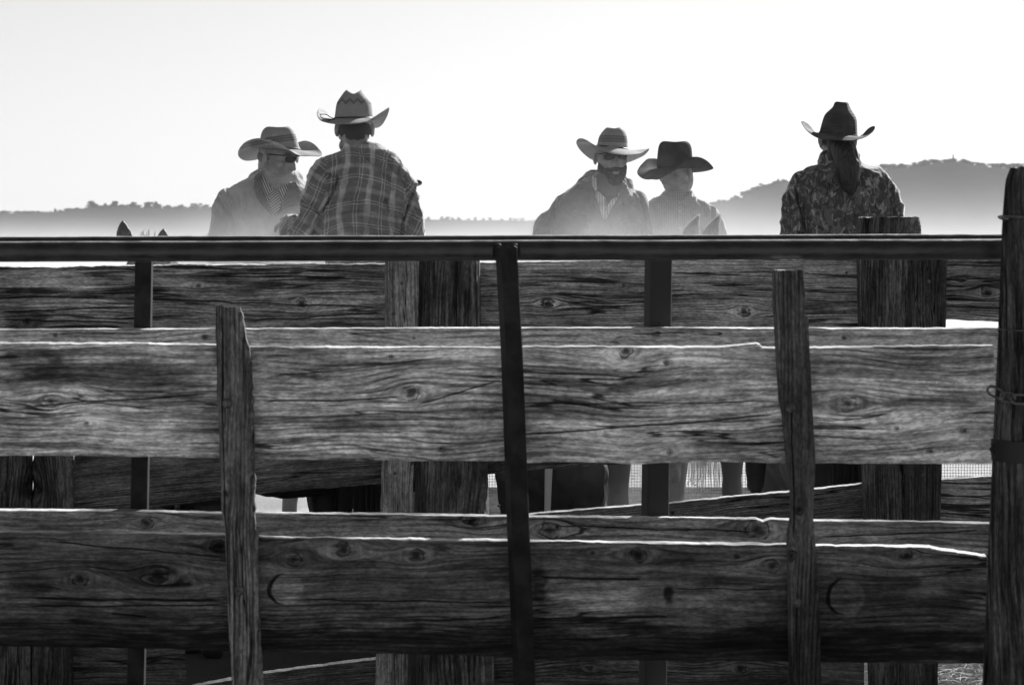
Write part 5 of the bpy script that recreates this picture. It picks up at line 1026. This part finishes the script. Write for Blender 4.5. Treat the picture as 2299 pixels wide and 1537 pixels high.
    if forelock:
        hm_ = bmesh.new()
        for k in range(46):
            s_ = rr_.uniform(-1, 1); up = rr_.uniform(.03, .10) if k < 22 else .02; out = rr_.uniform(-.09, .09)
            tube_bm([W(pxx - .02, s_ * .03, pz + .0), W(pxx + .03, s_ * .04 + out * .5, pz + .02 + up), W(pxx + .11, s_ * .05 + out, pz - .02 + up * .3)], .0012, 3, hm_, taper=[.0016, .0011, .0004])
        obj('forelock', hm_, mane_mat, t)
    # saddle with stirrup leathers, girth and pad
    sm_ = bmesh.new(); 
    for (x, z, rx, ry, rz) in ((-.02, 1.44, .27, .25, .055), (-.22, 1.50, .06, .17, .08), (.20, 1.50, .05, .06, .09)): blob(sm_, W(x, 0, z), (rx * scale, ry * scale, rz * scale), R)
    for s in (-1, 1):
        blob(sm_, W(-.02, s * .27, 1.30), (.22 * scale, .035 * scale, .20 * scale), R); limb(sm_, [(W(.03, s * .33, 1.2), .025), (W(.05, s * .36, .85), .02)])
    blob(sm_, W(.27, 0, 1.60), (.025, .025, .03), R)
    obj('saddle', fuse(sm_, .014, 3), boot_m.m, t, smooth=True)
    # halter
    hl = bmesh.new()
    for d, r in ((.36, .083), (.10, .112)):
        c = W(pxx + dn.x * d, 0, pz - .07 + dn.z * d); nrm = R @ dn; u_ = R @ Vector((0, 1, 0)); v_ = nrm.cross(u_)
        tube_bm([c + u_ * math.cos(k * .314) * r * scale + v_ * math.sin(k * .314) * r * scale for k in range(20)], .007, 6, hl, closed=True)
    obj('halter', hl, boot_m.m, t, smooth=True)
    return t
dark_c, brown_c, pale_c = coat_mat('black_coat', .015, .035), coat_mat('bay_coat', .03, .07), coat_mat('dun_coat', .16, .26)
rim_light_m = M('rim_light_hair', .85, .5, .4).m; dm = M('dark_mane_hair', .03, .45, .5).m; pm = M('pale_mane_hair', .45, .6, .3).m
def heading(px, Y, pxp, Yp): a, b = at(px, 0, Y), at(pxp, 0, Yp); return math.atan2(b.y - a.y, b.x - a.x)
horse('dark horse whose two ears and pale forelock rise above the rail at the left', 560, 14.5, heading(560, 14.5, 328, 13.5), (1.08, 1.72), dark_c, pm, ear_tilt=.01, earoff=.096, eard=(.0, -.040), earw=1.25, earp=4.0)
horse('dark horse under the plaid-shirted man, facing away', 815, 13.3, math.radians(92), (1.05, 1.72), dark_c, dm)
horse('bay horse under the bearded man, its head lowered below the rail', 1318, 14.6, math.radians(-91), (1.15, 1.15), brown_c, dm, tail=True)
horse('horse with pricked ears edged with added sunlit rims in front of the man in the dark felt hat', 1580, 15.4, heading(1580, 15.4, 1578, 14.4), (1.0, 1.755), brown_c, pm, ear_tilt=.0, earoff=.048, earw=1.3, lean=.035, splay=-.008, rimmed=True)
horse('dark horse under the camouflage-shirted rider, facing away', 1885, 13.3, math.radians(86), (1.05, 1.66), brown_c, dm)
horse('dark horse of the hidden rider behind the plaid-shirted man', 865, 16.8, math.radians(-85), (1.1, 1.55), dark_c, dm)

def calf(label, px, Y, yaw, coat, hair, h=1.0, tail_side=0):
    base = Vector((at(px, 0, Y).x, Y, 0)); R = Matrix.Rotation(yaw, 3, 'Z'); W = lambda x, y, z: base + R @ (Vector((x, y, z)) * h)
    t = thing('calf', label, 'calf', base, 'cattle in the pen'); bm = bmesh.new()
    for (x, z, rx, ry, rz) in ((-.48, .86, .24, .20, .27), (-.2, .82, .36, .23, .29), (.12, .82, .36, .22, .29), (.38, .86, .26, .19, .27)): blob(bm, W(x, 0, z), (rx * h, ry * h, rz * h), R)
    limb(bm, [(W(.45, 0, .95), .17 * h), (W(.72, 0, 1.03), .12 * h), (W(.82, 0, 1.03), .10 * h), (W(1.0, 0, .90), .078 * h), (W(1.1, 0, .82), .07 * h)], 16)
    for s in (-1, 1):
        blob(bm, W(.80, s * .17, 1.04), (.05 * h, .075 * h, .025 * h), R)
        limb(bm, [(W(.40, s * .12, .75), .10 * h), (W(.40, s * .13, .55), .062 * h), (W(.41, s * .13, .38), .045 * h), (W(.40, s * .13, .1), .034 * h), (W(.43, s * .13, .03), .045 * h)], 12)
        limb(bm, [(W(-.52, s * .11, .80), .14 * h), (W(-.46, s * .13, .58), .095 * h), (W(-.62, s * .12, .40), .05 * h), (W(-.58, s * .12, .1), .036 * h), (W(-.55, s * .12, .03), .046 * h)], 12)
    obj('body', fuse(bm, .013, 3, .5, deform=lambda co, n: co + n * .006 * nz(co.x * 30, co.y * 30, co.z * 20)), coat, t, smooth=True)
    q = bmesh.new(); rr_ = random.Random(int(px)); tube_bm([W(-.70, 0, 1.04), W(-.75, .01, .95), W(-.76, .02, .6)], .018, 8, q, taper=[.026, .018, .012])
    for k in range(120):
        a = rr_.uniform(0, 6.28); tube_bm([W(-.76, .02, .62), W(-.765 + .03 * math.cos(a), .02 + .035 * math.sin(a), .5), W(-.76 + .03 * math.cos(a), .02 + .03 * math.sin(a), rr_.uniform(.3, .42))], .0015, 3, q)
    obj('tail', q, hair, t)
    return t
calf('black calf standing broadside at the left behind the far fence', 775, 12.5, math.radians(6), dark_c, pm, 1.22)
calf('black calf seen from behind beside the left square post', 400, 12.7, math.radians(98), dark_c, dm, 1.1)
calf('dark grey calf seen from behind just left of the pitted log post', 800, 13.2, math.radians(95), coat_mat('dark_grey_coat', .06, .10), dm, 1.05)
calf('brown calf seen from behind right of the slanting black bar', 1240, 12.6, math.radians(89), brown_c, pm, .98)
calf('dun calf seen from behind left of the tall log post', 1830, 13.6, math.radians(97), coat_mat('grey_dun_coat', .25, .34), dm, 1.0)
# ------------------------------------------------------------------ straw on the ground at the lower right
sm_ = bmesh.new(); rs = random.Random(11)
for k in range(700):
    x = rs.uniform(1.5, 2.1); y = rs.uniform(11.0, 12.0); a = rs.uniform(0, 3.14); L_ = rs.uniform(.02, .08); h = rs.uniform(.02, .05)
    d = Vector((math.cos(a) * L_, math.sin(a) * L_, rs.uniform(-.015, .02))); tube_bm([Vector((x, y, h)) - d, Vector((x, y, h + .006)), Vector((x, y, h)) + d], .0012, 3, sm_)
o = obj('straw_litter', sm_, M('straw_stalk', .4, .7, .2).m); o['kind'] = 'stuff'

# ------------------------------------------------------------------ air: thin even haze, and the dust raised by the horses
def box(x0, x1, y0, y1, z0, z1):
    bm = bmesh.new(); bmesh.ops.create_cube(bm, size=1)
    for v in bm.verts: v.co = Vector((lerp(x0, x1, v.co.x + .5), lerp(y0, y1, v.co.y + .5), lerp(z0, z1, v.co.z + .5)))
    return bm
hz = bpy.data.materials.new('haze_air'); hz.use_nodes = True; hz.node_tree.nodes.clear()
pv = hz.node_tree.nodes.new('ShaderNodeVolumePrincipled'); oo = hz.node_tree.nodes.new('ShaderNodeOutputMaterial'); hz.node_tree.links.new(pv.outputs[0], oo.inputs['Volume'])
pv.inputs['Color'].default_value = (.6, .6, .6, 1); pv.inputs['Density'].default_value = .0001; pv.inputs['Anisotropy'].default_value = .2
struct(obj('haze', box(-4100, 4100, -70, 5100, -3.5, 130), hz), 'stuff')
dz = bpy.data.materials.new('raised_dust'); dz.use_nodes = True; T_ = dz.node_tree; T_.nodes.clear()
class DM(M):
    def __init__(s, m): s.m = m; s.t = m.node_tree
D = DM(dz); pv = D.n('ShaderNodeVolumePrincipled'); oo = D.n('ShaderNodeOutputMaterial'); T_.links.new(pv.outputs[0], oo.inputs['Volume'])
pv.inputs['Color'].default_value = (.78, .78, .78, 1); pv.inputs['Anisotropy'].default_value = .15
X, Y_, Z = D.co()
scl = D.f('ADD', .090, D.f('MULTIPLY', D.f('MAXIMUM', D.f('SUBTRACT', Y_, 14.0), 0.0), .0034))
scl = D.f('MULTIPLY', scl, D.ss(D.f('DIVIDE', X, Y_), -.10, .16, .82, 1.45))
e = D.f('EXPONENT', D.f('MULTIPLY', D.f('DIVIDE', D.f('SUBTRACT', Z, 1.82), scl), -1.0))
dn_ = D.f('MULTIPLY', D.f('MINIMUM', e, 2.4), .72)
def gau(c, s_): q = D.f('DIVIDE', D.f('SUBTRACT', X, c), s_); return D.f('EXPONENT', D.f('MULTIPLY', D.f('MULTIPLY', q, q), -1.0))
near_m = D.f('ADD', .10, D.f('MULTIPLY', D.f('ADD', gau(-1.2, .42), gau(.52, .42)), .85))
dn_ = D.f('MULTIPLY', dn_, D.f('ADD', D.f('MULTIPLY', near_m, D.ss(Y_, 19.0, 16.5)), D.ss(Y_, 16.5, 19.0)))
low = D.ss(Z, .9, 1.6, .12, 1.0); dn_ = D.f('MULTIPLY', dn_, low)
nse = D.noise(D.v(X, Y_, Z), 1.1, 3, .5); dn_ = D.f('MULTIPLY', dn_, D.ss(nse, .32, .68, .35, 1.75))
dn_ = D.f('MULTIPLY', dn_, D.f('MULTIPLY', D.ss(Y_, 12.7, 13.9), D.ss(Y_, 15.5, 18.0, 1.0, .07))); T_.links.new(dn_, pv.inputs['Density'])
struct(obj('dust_cloud', box(-9, 9, 11.3, 48, .25, 3.6), dz), 'stuff')
